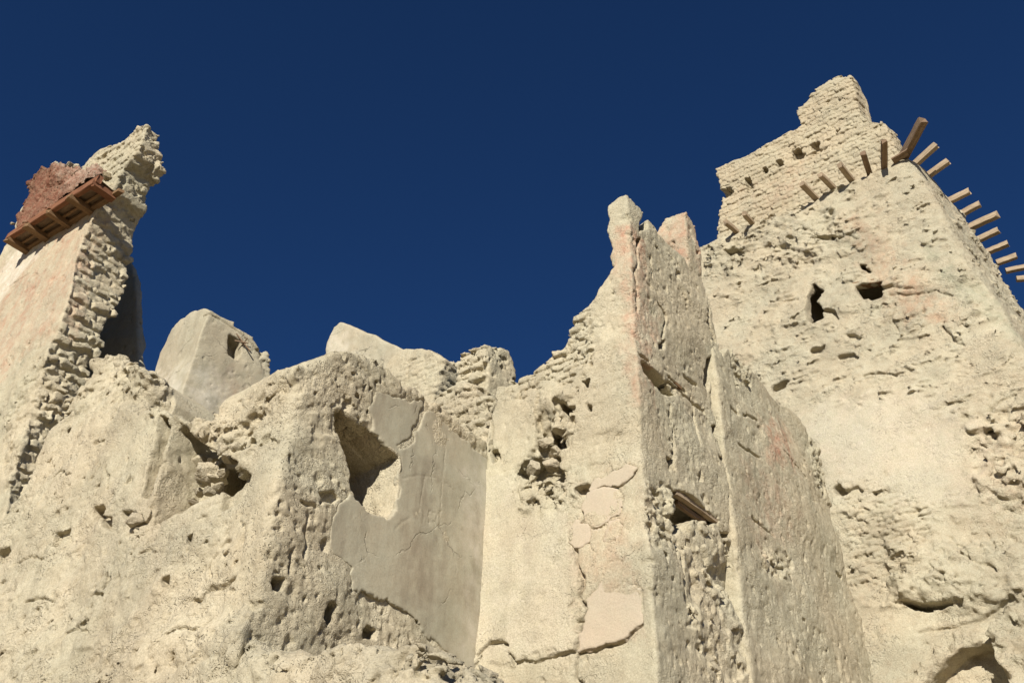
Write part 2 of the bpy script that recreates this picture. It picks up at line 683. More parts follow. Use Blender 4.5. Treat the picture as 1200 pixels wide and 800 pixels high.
def mud_mat(name, c1, c2, c3, bump=1.0, fine=1.0, pink=PINK, pale=(.58, .535, .45, 1), dark=(.23, .20, .15, 1), grit=1.0, streak=0.0, hair=0.0):
    m, N, K = new_mat(name)
    geo = N.new('ShaderNodeNewGeometry')
    pos = geo.outputs['Position']
    out = N.new('ShaderNodeOutputMaterial')
    bs = N.new('ShaderNodeBsdfPrincipled')
    bs.inputs['Roughness'].default_value = .95
    bs.inputs['Specular IOR Level'].default_value = .08
    K.new(bs.outputs[0], out.inputs[0])
    mp = N.new('ShaderNodeMapping')
    mp.inputs['Scale'].default_value = (1, 1, .3)
    K.new(pos, mp.inputs[0])
    nA = noise(N, K, pos, .55, 6, .6)
    nB = noise(N, K, pos, 5.0, 6, .7)
    nC = noise(N, K, pos, 42, 4, .8)
    nS = noise(N, K, mp.outputs[0], 3.2, 5, .65)
    col = mixc(N, K, ramp(N, K, nA, .36, .64), c1, c2)
    col = mixc(N, K, ramp(N, K, nB, .42, .78), col, c3)
    if streak:
        col = mixc(N, K, mathn(N, K, 'MULTIPLY', ramp(N, K, nS, .45, .75), streak), col, dark)
    at = N.new('ShaderNodeAttribute')
    at.attribute_name = 'wear'
    sep = N.new('ShaderNodeSeparateColor')
    K.new(at.outputs['Color'], sep.inputs[0])
    br = ramp(N, K, nB, .30, .62)
    brs = ramp(N, K, nS, .30, .60)
    pk = mathn(N, K, 'MULTIPLY', sep.outputs[0], mathn(N, K, 'MULTIPLY', br, brs))
    col = mixc(N, K, pk, col, pink)
    col = mixc(N, K, mathn(N, K, 'MULTIPLY', sep.outputs[1], br), col, pale)
    col = mixc(N, K, mathn(N, K, 'MULTIPLY', sep.outputs[2], brs), col, dark)
    col = mixc(N, K, mathn(N, K, 'MULTIPLY', at.outputs['Alpha'], br), col, (.34, .335, .245, 1))
    tint = ramp(N, K, noise(N, K, pos, .8, 3, .55), .38, .62, (.98, .995, .975, 1), (1.015, .985, .945, 1))
    col = mixc(N, K, 1.0, col, tint, 'MULTIPLY')
    # grains: small darker and paler bits of grit and straw
    g = ramp(N, K, nC, .30, .70, (.70, .69, .67, 1), (1.17, 1.16, 1.15, 1))
    col = mixc(N, K, grit, col, g, 'MULTIPLY')
    K.new(col, bs.inputs['Base Color'])
    v = N.new('ShaderNodeTexVoronoi')
    v.inputs['Scale'].default_value = 21
    v.inputs['Randomness'].default_value = 1
    wv = N.new('ShaderNodeVectorMath')
    wv.operation = 'ADD'
    cn = N.new('ShaderNodeTexNoise')
    cn.inputs['Scale'].default_value = 9
    K.new(pos, cn.inputs['Vector'])
    sc = N.new('ShaderNodeVectorMath')
    sc.operation = 'SCALE'
    sc.inputs['Scale'].default_value = .25
    K.new(cn.outputs['Color'], sc.inputs[0])
    K.new(pos, wv.inputs[0])
    K.new(sc.outputs[0], wv.inputs[1])
    K.new(wv.outputs[0], v.inputs['Vector'])
    pitd = ramp(N, K, v.outputs['Distance'], .12, .36)
    pm = ramp(N, K, noise(N, K, pos, 2.3, 3), .46, .62)
    pits = mathn(N, K, 'MULTIPLY', mathn(N, K, 'SUBTRACT', 1.0, pitd), pm)
    v2 = N.new('ShaderNodeTexVoronoi')
    v2.inputs['Scale'].default_value = 34
    K.new(wv.outputs[0], v2.inputs['Vector'])
    v3 = N.new('ShaderNodeTexVoronoi')
    v3.inputs['Scale'].default_value = 15
    K.new(wv.outputs[0], v3.inputs['Vector'])
    crm = mathn(N, K, 'ADD', mathn(N, K, 'MULTIPLY', v2.outputs['Distance'], -.016), mathn(N, K, 'MULTIPLY', v3.outputs['Distance'], -.026))
    cm = ramp(N, K, noise(N, K, pos, 1.1, 4, .6), .40, .62)
    pits = mathn(N, K, 'ADD', pits, mathn(N, K, 'MULTIPLY', mathn(N, K, 'MULTIPLY', crm, cm), -33.0))
    bmod = ramp(N, K, noise(N, K, pos, .7, 4, .6), .38, .62, (.35, .35, .35, 1), (1.15, 1.15, 1.15, 1))
    hgt = mathn(N, K, 'ADD', mathn(N, K, 'MULTIPLY', mathn(N, K, 'MULTIPLY', noise(N, K, pos, 20, 9, .78), bmod), .055), mathn(N, K, 'MULTIPLY', pits, -.03 * fine))
    if hair:
        vh = N.new('ShaderNodeTexVoronoi')
        vh.feature = 'DISTANCE_TO_EDGE'
        vh.inputs['Scale'].default_value = .9
        wh = N.new('ShaderNodeVectorMath')
        wh.operation = 'ADD'
        sh_ = N.new('ShaderNodeVectorMath')
        sh_.operation = 'SCALE'
        sh_.inputs['Scale'].default_value = .5
        ch = N.new('ShaderNodeTexNoise')
        ch.inputs['Scale'].default_value = 2.2
        ch.inputs['Detail'].default_value = 6
        ch.inputs['Roughness'].default_value = .6
        K.new(pos, ch.inputs['Vector'])
        K.new(ch.outputs['Color'], sh_.inputs[0])
        K.new(pos, wh.inputs[0])
        K.new(sh_.outputs[0], wh.inputs[1])
        K.new(wh.outputs[0], vh.inputs['Vector'])
        hl = mathn(N, K, 'SUBTRACT', 1.0, ramp(N, K, vh.outputs['Distance'], .0, .012))
        hl = mathn(N, K, 'MULTIPLY', hl, ramp(N, K, noise(N, K, pos, 1.4, 3), .48, .58))
        hgt = mathn(N, K, 'ADD', hgt, mathn(N, K, 'MULTIPLY', hl, -hair))
    hgt = mathn(N, K, 'MULTIPLY', hgt, mathn(N, K, 'SUBTRACT', 1.0, mathn(N, K, 'MULTIPLY', sep.outputs[1], 1.1), True))
    b = N.new('ShaderNodeBump')
    b.inputs['Strength'].default_value = 1.0
    b.inputs['Distance'].default_value = bump
    K.new(hgt, b.inputs['Height'])
    K.new(b.outputs[0], bs.inputs['Normal'])
    return m


def wood_mat(name, c1, c2, bump=1.0):
    m, N, K = new_mat(name)
    tc = N.new('ShaderNodeTexCoord')
    uv = tc.outputs['UV']
    mp = N.new('ShaderNodeMapping')
    mp.inputs['Scale'].default_value = (22, 1.6, 1)
    K.new(uv, mp.inputs[0])
    out = N.new('ShaderNodeOutputMaterial')
    bs = N.new('ShaderNodeBsdfPrincipled')
    bs.inputs['Roughness'].default_value = .85
    bs.inputs['Specular IOR Level'].default_value = .15
    K.new(bs.outputs[0], out.inputs[0])
    n1 = noise(N, K, mp.outputs[0], 1.0, 6, .65, .4)
    n2 = noise(N, K, tc.outputs['Object'], 7, 4, .6)
    col = mixc(N, K, ramp(N, K, n1, .35, .68), c1, c2)
    col = mixc(N, K, mathn(N, K, 'MULTIPLY', ramp(N, K, n2, .5, .75), .5), col, tuple(x * .55 for x in c1[:3]) + (1,))
    K.new(col, bs.inputs['Base Color'])
    b = N.new('ShaderNodeBump')
    b.inputs['Distance'].default_value = .01 * bump
    K.new(n1, b.inputs['Height'])
    K.new(b.outputs[0], bs.inputs['Normal'])
    return m


MUD = mud_mat('mud_wall', (.455, .412, .305, 1), (.485, .44, .33, 1), (.40, .35, .25, 1), bump=.5, streak=.18)
MUDR = mud_mat('mud_rough', (.465, .418, .31, 1), (.50, .447, .335, 1), (.41, .357, .255, 1), bump=.6, fine=1.3, streak=.16)
TOWER = mud_mat('mud_tower', (.44, .40, .30, 1), (.475, .432, .325, 1), (.405, .345, .25, 1), bump=.7, streak=.15, pink=(.47, .325, .225, 1))
BRICK = mud_mat('mud_brick', (.435, .385, .28, 1), (.47, .415, .305, 1), (.385, .325, .23, 1), bump=.6)
PLASTER = mud_mat('mud_plaster', (.375, .345, .262, 1), (.40, .37, .282, 1), (.345, .305, .225, 1), bump=.14, fine=.3, grit=.5, dark=(.25, .215, .16, 1), streak=.8, hair=.10)
PALEPL = mud_mat('pale_plaster', (.39, .355, .268, 1), (.415, .38, .29, 1), (.355, .312, .228, 1), hair=.06, streak=.35, bump=.35, fine=.5, grit=.6)
PINKPL = mud_mat('pink_plaster', (.435, .365, .28, 1), (.455, .385, .295, 1), (.44, .385, .29, 1), bump=.25, fine=.3, grit=.4)
REDMUD = mud_mat('red_mud', (.20, .085, .055, 1), (.26, .125, .085, 1), (.32, .225, .155, 1), bump=1.3)
EARTH = mud_mat('earth', (.40, .33, .22, 1), (.45, .37, .25, 1), (.33, .27, .18, 1), bump=1.5)
STONE = mud_mat('stone', (.45, .40, .30, 1), (.48, .43, .33, 1), (.41, .355, .26, 1), bump=.7)
WOOD = wood_mat('weathered_wood', (.25, .185, .12, 1), (.41, .325, .225, 1))
DARKWOOD = wood_mat('dark_wood', (.15, .10, .065, 1), (.27, .19, .12, 1))
REDWOOD = wood_mat('red_wood', (.15, .062, .034, 1), (.235, .115, .06, 1))
OLDWOOD = wood_mat('brown_wood', (.15, .088, .044, 1), (.24, .15, .08, 1))


# ------------------------------------------------------------------ small solids
def timber(name, p0, p1, w, hgt, mat, origin, parent=None, label=None, seed=0, up=(0, 0, 1), jag=.25, bend=0.0, taper=0.0, nseg=7):
    """A hewn beam: rounded rectangular section, a little crooked, with a rough cut end."""
    r = random.Random(seed)
    p0, p1 = Vector(p0), Vector(p1)
    ax = (p1 - p0).normalized()
    sx = ax.cross(Vector(up)).normalized()
    sy = sx.cross(ax).normalized()
    bm = bmesh.new()
    uvl = bm.loops.layers.uv.new('UVMap')
    sec = []
    c = .16
    for (x, y) in ((-1, -1 + c), (-1 + c, -1), (1 - c, -1), (1, -1 + c), (1, 1 - c), (1 - c, 1), (-1 + c, 1), (-1, 1 - c)):
        sec.append((x * .5, y * .5))
    rings = []
    L = (p1 - p0).length
    wob = [(r.uniform(-1, 1), r.uniform(-1, 1)) for _ in range(nseg + 1)]
    skew = [r.uniform(.9, 1.1) for _ in sec]
    endj = [r.uniform(-1, 1) * jag * w for _ in sec]
    for i in range(nseg + 1):
        t = i / nseg
        s = 1 - taper * t
        cen = p0 + ax * (L * t) + sx * (wob[i][0] * .03 * w) + sy * (wob[i][1] * .03 * hgt + bend * math.sin(math.pi * t))
        ring = []
        for k, (x, y) in enumerate(sec):
            q = cen + sx * (x * w * s * skew[k] * r.uniform(.96, 1.04)) + sy * (y * hgt * s * skew[k] * r.uniform(.96, 1.04))
            if i == nseg:
                q = q + ax * endj[k]
            ring.append(bm.verts.new(q - Vector(origin)))
        rings.append(ring)
    n = len(sec)
    for i in range(nseg):
        for k in range(n):
            f = bm.faces.new((rings[i][k], rings[i][(k + 1) % n], rings[i + 1][(k + 1) % n], rings[i + 1][k]))
            uu = (k / n + seed * .137, (k + 1) / n + seed * .137)
            for lp, (x, y) in zip(f.loops, ((uu[0], i / nseg * L), (uu[1], i / nseg * L), (uu[1], (i + 1) / nseg * L), (uu[0], (i + 1) / nseg * L))):
                lp[uvl].uv = (x, y + seed)
    bm.faces.new(rings[0][::-1])
    bm.faces.new(rings[-1])
    bmesh.ops.recalc_face_normals(bm, faces=bm.faces)
    me = bpy.data.meshes.new(name)
    bm.to_mesh(me)
    bm.free()
    me.materials.append(mat)
    return link(name, me, origin, parent, label)


def rock(name, cen, size, mat, seed, label, cat, group=None, flat=.75, parent=None, origin=None):
    bm = bmesh.new()
    bmesh.ops.create_icosphere(bm, subdivisions=4, radius=1)
    r = random.Random(seed)
    planes = []
    for _ in range(9):
        n = Vector((r.gauss(0, 1), r.gauss(0, 1), r.gauss(0, 1))).normalized()
        planes.append((n, r.uniform(.45, .75)))
    co = np.array([v.co[:] for v in bm.verts])
    nz = ns(co[:, 0] + seed, co[:, 1], co[:, 2], 3.0, seed, VB)
    rot = Matrix.Rotation(r.uniform(0, 6), 3, 'Z') @ Matrix.Rotation(r.uniform(-.4, .4), 3, 'X')
    for v, q in zip(bm.verts, nz):
        p = v.co.copy()
        for n, dd in planes:
            e = p.dot(n) - dd
            if e > 0:
                p -= n * e
        p *= 1 + .035 * q
        p = rot @ Vector((p.x * 1.15, p.y * .9, p.z * flat))
        v.co = p * size
    me = bpy.data.meshes.new(name)
    bm.to_mesh(me)
    bm.free()
    me.polygons.foreach_set('use_smooth', np.ones(len(me.polygons), bool))
    at = me.attributes.new('wear', 'FLOAT_COLOR', 'POINT')
    at.data.foreach_set('color', np.zeros(len(me.vertices) * 4, np.float32))
    me.materials.append(mat)
    if parent is not None:
        me.transform(Matrix.Translation(Vector(cen) - Vector(origin)))
        return link(name, me, None, parent, label)
    o = link(name, me, cen)
    tag(o, label, cat, group)
    return o


# ================================================================== frames
E1 = Frame(at_dist(770, 800, 12.0)).lean_to(738, 300)                 # near corner of the tall pier
E2p = E1.point(556, 775, 'L')                                          # inner corner
# corner of the long left wall: on the cross-wall plane through the inner corner
_f = Frame(E2p)
E3 = Frame(_f.point(290, 740, 'R')).lean_to(345, 470)
GROUND_LOW = 2.6

# ------------------------------------------------------------------ long left wall with the cross wall
def brickfn(depth=.03, prot=.03, bw=.36, bh=.15, seed=3, off=0.0):
    def fn(u, z, w, d, a, b):
        m, r = bricks(u, z, bw, bh, seed, w)
        gone = sstep(.955, .965, r)
        return m * depth - (r - .5) * prot + gone * depth * 2.2 + off
    return fn


def lumps(amp, L=1.0, seed=5, off=0.0, zs=1.0):
    def fn(u, z, w, d, a, b):
        wx = w * .02
        n = ns(a + wx, b - wx, z * zs, L * 1.15, seed, VC)
        n2 = ns(a, b, z * zs, L * 2.6, seed + 2)
        return (n * .75 + n2 * .7) * amp + np.clip(n2 - .6, 0, 3) * amp * 1.1 + off
    return fn


org = E3.world(0, 0, E3.B[2] - 3.0)
LW = Wall(E3, GROUND_LOW, .023)
LW.seed = 2
LW.streak = .55
LW.tL, LW.tR, LW.k, LW.top_k = 1.5, 1.5, .16, .13
LW.Lpoly([(-150, 700), (-60, 640), (0, 606), (26, 575), (46, 532), (66, 490), (90, 446), (106, 418), (121, 410),
          (140, 420), (157, 428), (172, 441), (174, 456), (168, 470), (182, 476), (196, 487), (208, 495), (226, 500), (236, 494),
          (252, 493), (260, 500), (276, 503), (286, 499), (300, 478), (316, 455), (330, 441), (350, 429), (380, 420), (400, 414)])
LW.Rpoly([(320, 436), (345, 428), (375, 420), (400, 414), (426, 413), (444, 425), (460, 438), (468, 450), (490, 457), (497, 468),
          (515, 478), (530, 490), (555, 507), (582, 520)])
HOLE = [(398, 487), (404, 479), (411, 489), (424, 499), (437, 506), (452, 521), (467, 536), (466, 565), (464, 596), (456, 607), (440, 603),
        (423, 590), (411, 571), (411, 545), (404, 512)]
LW.cut('R', HOLE, 1.05)
COAT = [(433, 478), (440, 459), (470, 467), (492, 470), (499, 480), (508, 482), (520, 495), (540, 512), (560, 528), (578, 541),
        (574, 620), (566, 700), (562, 800), (556, 800), (541, 779), (510, 753), (495, 742), (489, 728), (470, 713), (440, 700), (425, 693), (411, 690),
        (411, 665), (398, 656), (387, 650), (384, 640), (390, 606), (399, 588), (410, 581), (424, 591), (440, 603), (456, 607), (464, 596), (466, 565),
        (468, 536), (452, 521), (437, 505)]
LW.smoothen('R', COAT, .06, .12, .012)
LW.cut('R', [(316, 676), (322, 674), (332, 678), (331, 689), (324, 693), (317, 687)], .22)
LW.cut('R', [(297, 707), (303, 705), (304, 712), (299, 713)], .12)
LW.cut('R', [(377, 716), (383, 705), (391, 710), (390, 728), (383, 734), (377, 726)], .25)
LW.cut('R', [(424, 740), (432, 732), (442, 738), (440, 747), (426, 747)], .2)
LW.cut('R', [(373, 578), (392, 574), (398, 584), (390, 590), (376, 588)], .07)
LW.relief('R', [(290, 770), (345, 430), (440, 415), (500, 470), (580, 520), (560, 560), (470, 470), (430, 470), (395, 480), (405, 580), (384, 650), (410, 690), (560, 790), (300, 790)],
          lumps(.004, .8, 9, 0, .9), .2)
LW.relief('R', [(345, 440), (440, 410), (500, 465), (580, 515), (580, 545), (500, 480), (440, 455), (430, 500), (345, 520)], lumps(.012, 1.2, 10), .15)
LW.crack('R', [(362, 600), (357, 620), (360, 640), (352, 655)], .012, .07)
LW.crack('R', [(340, 640), (338, 655), (336, 672)], .012, .07)
LW.crack('R', [(350, 588), (358, 592), (368, 594)], .02, .08)
# alcove with rubble and the upright flake beside it
LW.cut('L', [(208, 503), (216, 496), (226, 508), (232, 516), (250, 527), (268, 535), (277, 548), (270, 564), (258, 573), (243, 580), (230, 590), (214, 600), (198, 607), (178, 614), (186, 585), (198, 540)], .62)
LW.cut('L', [(225, 526), (236, 524), (252, 531), (270, 545), (267, 564), (250, 574), (238, 580), (226, 589), (215, 601), (218, 570)], 1.25)
LW.cut('L', [(187, 486), (197, 488), (205, 500), (200, 525), (192, 550), (184, 572), (174, 584), (164, 582), (170, 560), (180, 520)], .26)
LW.cut('L', [(262, 572), (276, 560), (284, 552), (291, 556), (286, 575), (270, 590), (256, 598)], .14)
LW.relief('L', [(203, 496), (210, 496), (206, 520), (196, 555), (184, 590), (176, 616), (168, 612), (180, 580), (196, 530)], lambda u, z, w, d, a, b: -.06, .04)
LW.smoothen('L', [(170, 480), (232, 490), (222, 600), (160, 620)], .1, .4)
LW.relief('L', [(228, 498), (285, 498), (296, 520), (286, 545), (268, 535), (250, 527), (228, 516)], lumps(.05, .9, 14), .12)
LW.relief('L', [(60, 500), (95, 430), (122, 402), (176, 432), (180, 470), (230, 490), (285, 490), (330, 432), (360, 424), (340, 455), (300, 500), (280, 520), (225, 512), (170, 486), (120, 440), (80, 500)], lumps(.045, 1.2, 19), .15)
LW.relief('L', [(85, 448), (122, 405), (176, 440), (176, 490), (140, 480), (100, 480)], lumps(.02, 1.3, 15), .3)
LW.relief('L', [(140, 432), (178, 440), (180, 480), (150, 474), (132, 466)], lumps(.035, .8, 16, .12), .12)
LW.relief('L', [(-80, 640), (40, 570), (190, 610), (300, 560), (300, 800), (-80, 850)], lumps(.012, 1.3, 17), .5)
LW.relief('L', [(-80, 760), (300, 730), (300, 850), (-80, 900)], lumps(.022, 1.3, 18, -.12), .6)
for c, dp in (([(108, 594), (117, 592), (120, 601), (113, 606), (107, 602)], .22), ([(118, 604), (128, 606), (125, 616), (117, 614)], .14),
              ([(142, 598), (152, 599), (166, 603), (172, 612), (160, 618), (148, 610)], .2), ([(62, 626), (78, 620), (79, 632), (68, 640), (58, 640)], .10),
              ([(355, 452), (361, 449), (363, 458), (357, 461)], .1), ([(-6, 648), (5, 640), (6, 655), (-4, 662)], .15),
              ([(192, 680), (200, 676), (199, 688), (193, 690)], .1), ([(220, 630), (229, 626), (222, 640)], .08), ([(118, 690), (122, 672), (126, 680)], .06)):
    LW.cut('L', c, dp)
LW.crack('L', [(222, 702), (232, 700), (240, 690), (252, 687), (262, 682), (273, 676)], .014, .08)
for _c in ([(30, 705), (48, 700), (60, 704)], [(160, 650), (172, 644), (186, 646)], [(200, 745), (215, 735), (226, 738), (240, 730)], [(255, 640), (262, 632), (268, 634)], [(60, 560), (70, 552), (84, 556)],
           [(280, 610), (286, 622), (283, 634)], [(20, 660), (34, 652), (50, 655)], [(110, 520), (122, 514)], [(300, 520), (312, 514), (322, 518)], [(248, 650), (240, 664), (244, 676)]):
    LW.crack('L', _c, .009, .06)
LW.crack('L', [(102, 698), (110, 694), (118, 696)], .02, .08)
LW.crack('L', [(75, 745), (90, 738), (105, 741)], .02, .06)
LW.crack('L', [(123, 548), (126, 560), (124, 572)], .01, .06)
tW = thing('mud_brick_wall', 'long sunlit mud wall with a jagged hole in its plastered shaded cross wall', 'wall', org)
LW.build('wall', MUDR, org, tW)
COAT2 = [p for p in COAT]
shell(E3, 'R', COAT, .020, PLASTER, 'plaster_coat', org, tW, .017, seed=4,
      label='smooth grey-brown plaster coat cracked above the hole',
      cracks=[([(497, 466), (495, 480), (491, 494), (484, 505), (483, 514), (478, 519), (468, 524)], .035),
              ([(385, 650), (400, 657), (411, 666)], .02), ([(388, 662), (390, 680)], .012),
              ([(470, 560), (490, 557), (510, 560)], .004), ([(498, 556), (494, 575), (490, 600)], .005), ([(520, 520), (517, 560), (514, 620)], .004),
              ([(520, 565), (530, 575), (542, 590)], .004), ([(495, 597), (494, 605), (493, 613)], .004), ([(496, 600), (498, 612)], .004), ([(500.5, 599), (500.8, 613)], .004), ([(500.5, 599), (503.5, 598.6)], .004), ([(500.7, 604.6), (503.5, 604.2)], .004), ([(500.8, 612.6), (503.2, 612)], .004), ([(505, 601), (508.5, 601), (509.5, 604), (508, 609), (505.5, 612), (507.5, 614.5), (507.5, 620)], .004), ([(515, 597), (513, 602), (513.2, 610), (512, 616)], .004), ([(462, 620), (470, 612), (478, 607)], .005)],
      wears=[([(488, 540), (508, 540), (500, 700), (484, 700)], 2, .9, .15), ([(434, 470), (450, 462), (452, 510), (440, 505)], 2, .7, .1),
             ([(545, 540), (575, 545), (560, 790), (545, 780)], 1, .5, .2)])

# lumpy bank at the foot of the wall
tb = Frame(E3.B, 0, 0)
BK = Wall(tb, GROUND_LOW, .025)
BK.clipA = False
BK.b0, BK.tL, BK.top_k, BK.seed, BK.amp = -.10, 1.3, .35, 6, 1.1
BK.pl = poly2(tb.L([(150, 860), (215, 775), (262, 756), (290, 750), (325, 758), (355, 763), (395, 757), (440, 748), (470, 742), (500, 747), (525, 764), (548, 786), (566, 805), (600, 880), (660, 1100), (90, 1100)]))
BK.relief('L', [(150, 800), (300, 740), (480, 730), (600, 850), (500, 960), (150, 960)], lumps(.024, 1.3, 33), .3)
BK.relief('L', [(452, 765), (470, 748), (500, 745), (520, 768), (540, 800), (500, 800), (478, 785), (462, 790)], lumps(.10, .8, 34, .12), .12)
BK.crack('L', [(325, 770), (320, 780), (322, 792)], .016, .08)
BK.crack('L', [(395, 800), (400, 785), (398, 772)], .02, .08)
bk = BK.build('mud_bank', MUDR, tb.world(0, 0, GROUND_LOW))
tag(bk, 'low lumpy bank of crumbled mud under the shaded plastered wall', 'mud bank')

# ------------------------------------------------------------------ tall pier
org = E1.world(0, 0, E1.B[2] - 3.0)
PI = Wall(E1, GROUND_LOW + .4, .023)
PI.streak = .5
PI.amp = .75
PI.seed, PI.tL, PI.tR, PI.k, PI.top_k, PI.cross = 5, .9, .8, .05, .02, True
PI.Lpoly([(515, 900), (545, 780), (556, 640), (566, 545), (571, 520), (572, 480), (581, 452), (597, 444), (612, 439), (630, 422), (646, 407), (660, 397),
          (664, 385), (676, 374), (690, 364), (701, 352), (704, 337), (711, 326), (718, 318), (716, 303), (721, 292), (715, 272), (719, 258), (717, 243),
          (726, 233), (735, 228), (742, 225)])
PI.Rpoly([(742, 225), (752, 233), (762, 246), (768, 248), (774, 255), (780, 266), (792, 279), (804, 294), (818, 302), (824, 322), (834, 372), (841, 400),
          (851, 500), (862, 600), (884, 790), (892, 860)])
# the broken-out cavities
for c, dp in (([(653, 469), (664, 472), (672, 486), (668, 494), (660, 482), (652, 480)], .5), ([(638, 502), (652, 505), (668, 505), (655, 517), (651, 527), (644, 514)], .55),
              ([(610, 545), (618, 538), (634, 540), (640, 528), (652, 538), (656, 548), (664, 552), (664, 562), (654, 561), (636, 560), (622, 556), (612, 556)], .55),
              ([(626, 511), (634, 508), (637, 514), (631, 519)], .15), ([(640, 578), (648, 572), (652, 581), (643, 583)], .22), ([(617, 588), (624, 582), (632, 588), (620, 597)], .15),
              ([(674, 572), (680, 568), (690, 567), (690, 578), (680, 582), (675, 579)], .16), ([(680, 447), (692, 444), (691, 455), (686, 452)], .12),
              ([(688, 474), (695, 476), (695, 484), (690, 480)], .1), ([(573, 527), (582, 526), (585, 536), (577, 542)], .2)):
    PI.cut('L', c, dp)
PI.relief('L', [(630, 465), (675, 465), (672, 500), (655, 545), (665, 568), (606, 565), (600, 548), (625, 525)], lumps(.07, 1.2, 41, .05), .06)
PI.relief('L', [(610, 565), (670, 565), (690, 590), (612, 605)], lumps(.04, .8, 42), .1)
PI.relief('L', [(590, 450), (640, 405), (665, 380), (692, 362), (692, 420), (672, 450), (640, 450), (610, 470)], brickfn(.06, .09, .32, .145, 3), .1)
PI.relief('L', [(690, 364), (720, 300), (742, 330), (742, 420), (700, 440)], lumps(.007, 1.0, 44, 0, .6), .2)
PI.relief('L', [(690, 330), (735, 330), (748, 560), (680, 560), (672, 480)], brickfn(.009, .006, .42, .17, 5), .3)
PI.smoothen('L', [(560, 545), (600, 560), (612, 600), (668, 600), (670, 700), (680, 760), (560, 790)], .3, .25)
PI.relief('L', [(560, 550), (598, 552), (608, 595), (668, 600), (672, 760), (555, 785)], lambda u, z, w, d, a, b: -.03 + 0 * u, .04)
PI.smoothen('L', [(672, 585), (750, 560), (765, 800), (680, 800)], .3, .5)
for c, w in (([(575, 455), (579, 470), (574, 485), (577, 500), (575, 525)], .018), ([(690, 569), (688, 585), (683, 592), (683, 612)], .010),
             ([(675, 642), (676, 660), (682, 675), (682, 690), (678, 698), (688, 712)], .016), ([(688, 714), (684, 725), (676, 728)], .016), ([(684, 728), (678, 745), (674, 765), (676, 790), (684, 805)], .014),
             ([(676, 766), (692, 762), (710, 756), (733, 750), (742, 740), (754, 731)], .02), ([(697, 714), (706, 712), (717, 716)], .014),
             ([(560, 772), (566, 764), (575, 753), (585, 752), (596, 755)], .022), ([(597, 765), (606, 775), (625, 776), (645, 771), (672, 762)], .012),
             ([(712, 570), (725, 570), (735, 563), (742, 556)], .014), ([(566, 770), (556, 790), (548, 800)], .02)):
    PI.crack('L', c, w, .11)
# the cross face: joints, slot, timbers
PI.cut('R', [(752, 436), (751, 424), (756, 424), (775, 441), (783, 449), (792, 462), (784, 464), (770, 453), (757, 441)], .24)
PI.cut('R', [(789, 577), (797, 574), (812, 584), (828, 597), (843, 610), (836, 614), (815, 608), (804, 613), (794, 612), (790, 600)], .5)
for c, dp in (([(745, 262), (754, 248), (760, 256), (757, 268), (746, 274)], .3), ([(743, 282), (748, 280), (746, 292)], .12), ([(770, 404), (780, 399), (779, 407), (772, 410)], .15),
              ([(783, 535), (790, 540), (792, 550), (786, 548)], .12), ([(758, 567), (765, 575), (774, 578), (766, 580)], .12), ([(832, 420), (842, 410), (845, 422), (836, 430), (833, 450), (830, 436)], .22),
              ([(842, 532), (852, 540), (850, 545), (843, 540)], .14), ([(841, 500), (848, 498), (849, 507), (843, 508)], .12), ([(843, 622), (856, 624), (856, 631), (846, 630)], .18),
              ([(772, 645), (780, 650), (778, 662)], .08), ([(712, 700), (715, 700), (714, 704)], .05)):
    PI.cut('R', c, dp)
for c, w in (([(784, 448), (800, 456), (812, 468), (830, 480)], .022), ([(783, 440), (797, 448), (808, 458)], .012), ([(806, 440), (820, 448)], .014), ([(785, 475), (789, 500), (790, 530), (788, 545)], .018),
             ([(815, 465), (818, 500), (818, 520)], .008), ([(797, 635), (802, 660), (803, 690), (806, 720)], .02), ([(745, 280), (743, 320), (748, 365)], .014),
             ([(762, 300), (764, 325)], .02), ([(770, 355), (780, 370), (776, 395)], .018), ([(820, 300), (826, 330), (830, 372), (836, 392)], .02), ([(838, 445), (842, 480), (848, 530), (852, 580), (856, 620)], .025),
             ([(748, 415), (760, 424)], .014), ([(842, 486), (850, 560), (862, 660), (876, 780)], .014)):
    PI.crack('R', c, w, .12)
PI.relief('R', [(745, 250), (820, 250), (860, 600), (800, 630), (750, 560)], lumps(.004, .6, 51), .3)
PI.relief('R', [(790, 610), (860, 610), (890, 800), (830, 800), (800, 700)], lumps(.032, 1.2, 52, .02), .2)
PI.relief('R', [(745, 560), (790, 570), (800, 640), (760, 640)], lumps(.035, .8, 53), .15)
PI.wear('L', [(724, 272), (742, 262), (748, 300), (748, 420), (746, 470), (738, 470), (732, 360), (722, 320)], 0, .75, .12)
PI.wear('L', [(552, 560), (600, 556), (612, 602), (664, 606), (672, 680), (668, 765), (600, 770), (552, 770)], 1, .30, .12)
PI.wear('L', [(615, 600), (632, 600), (628, 740), (618, 740)], 2, .3, .15)
PI.wear('L', [(590, 560), (600, 560), (596, 760), (586, 760)], 2, .25, .2)
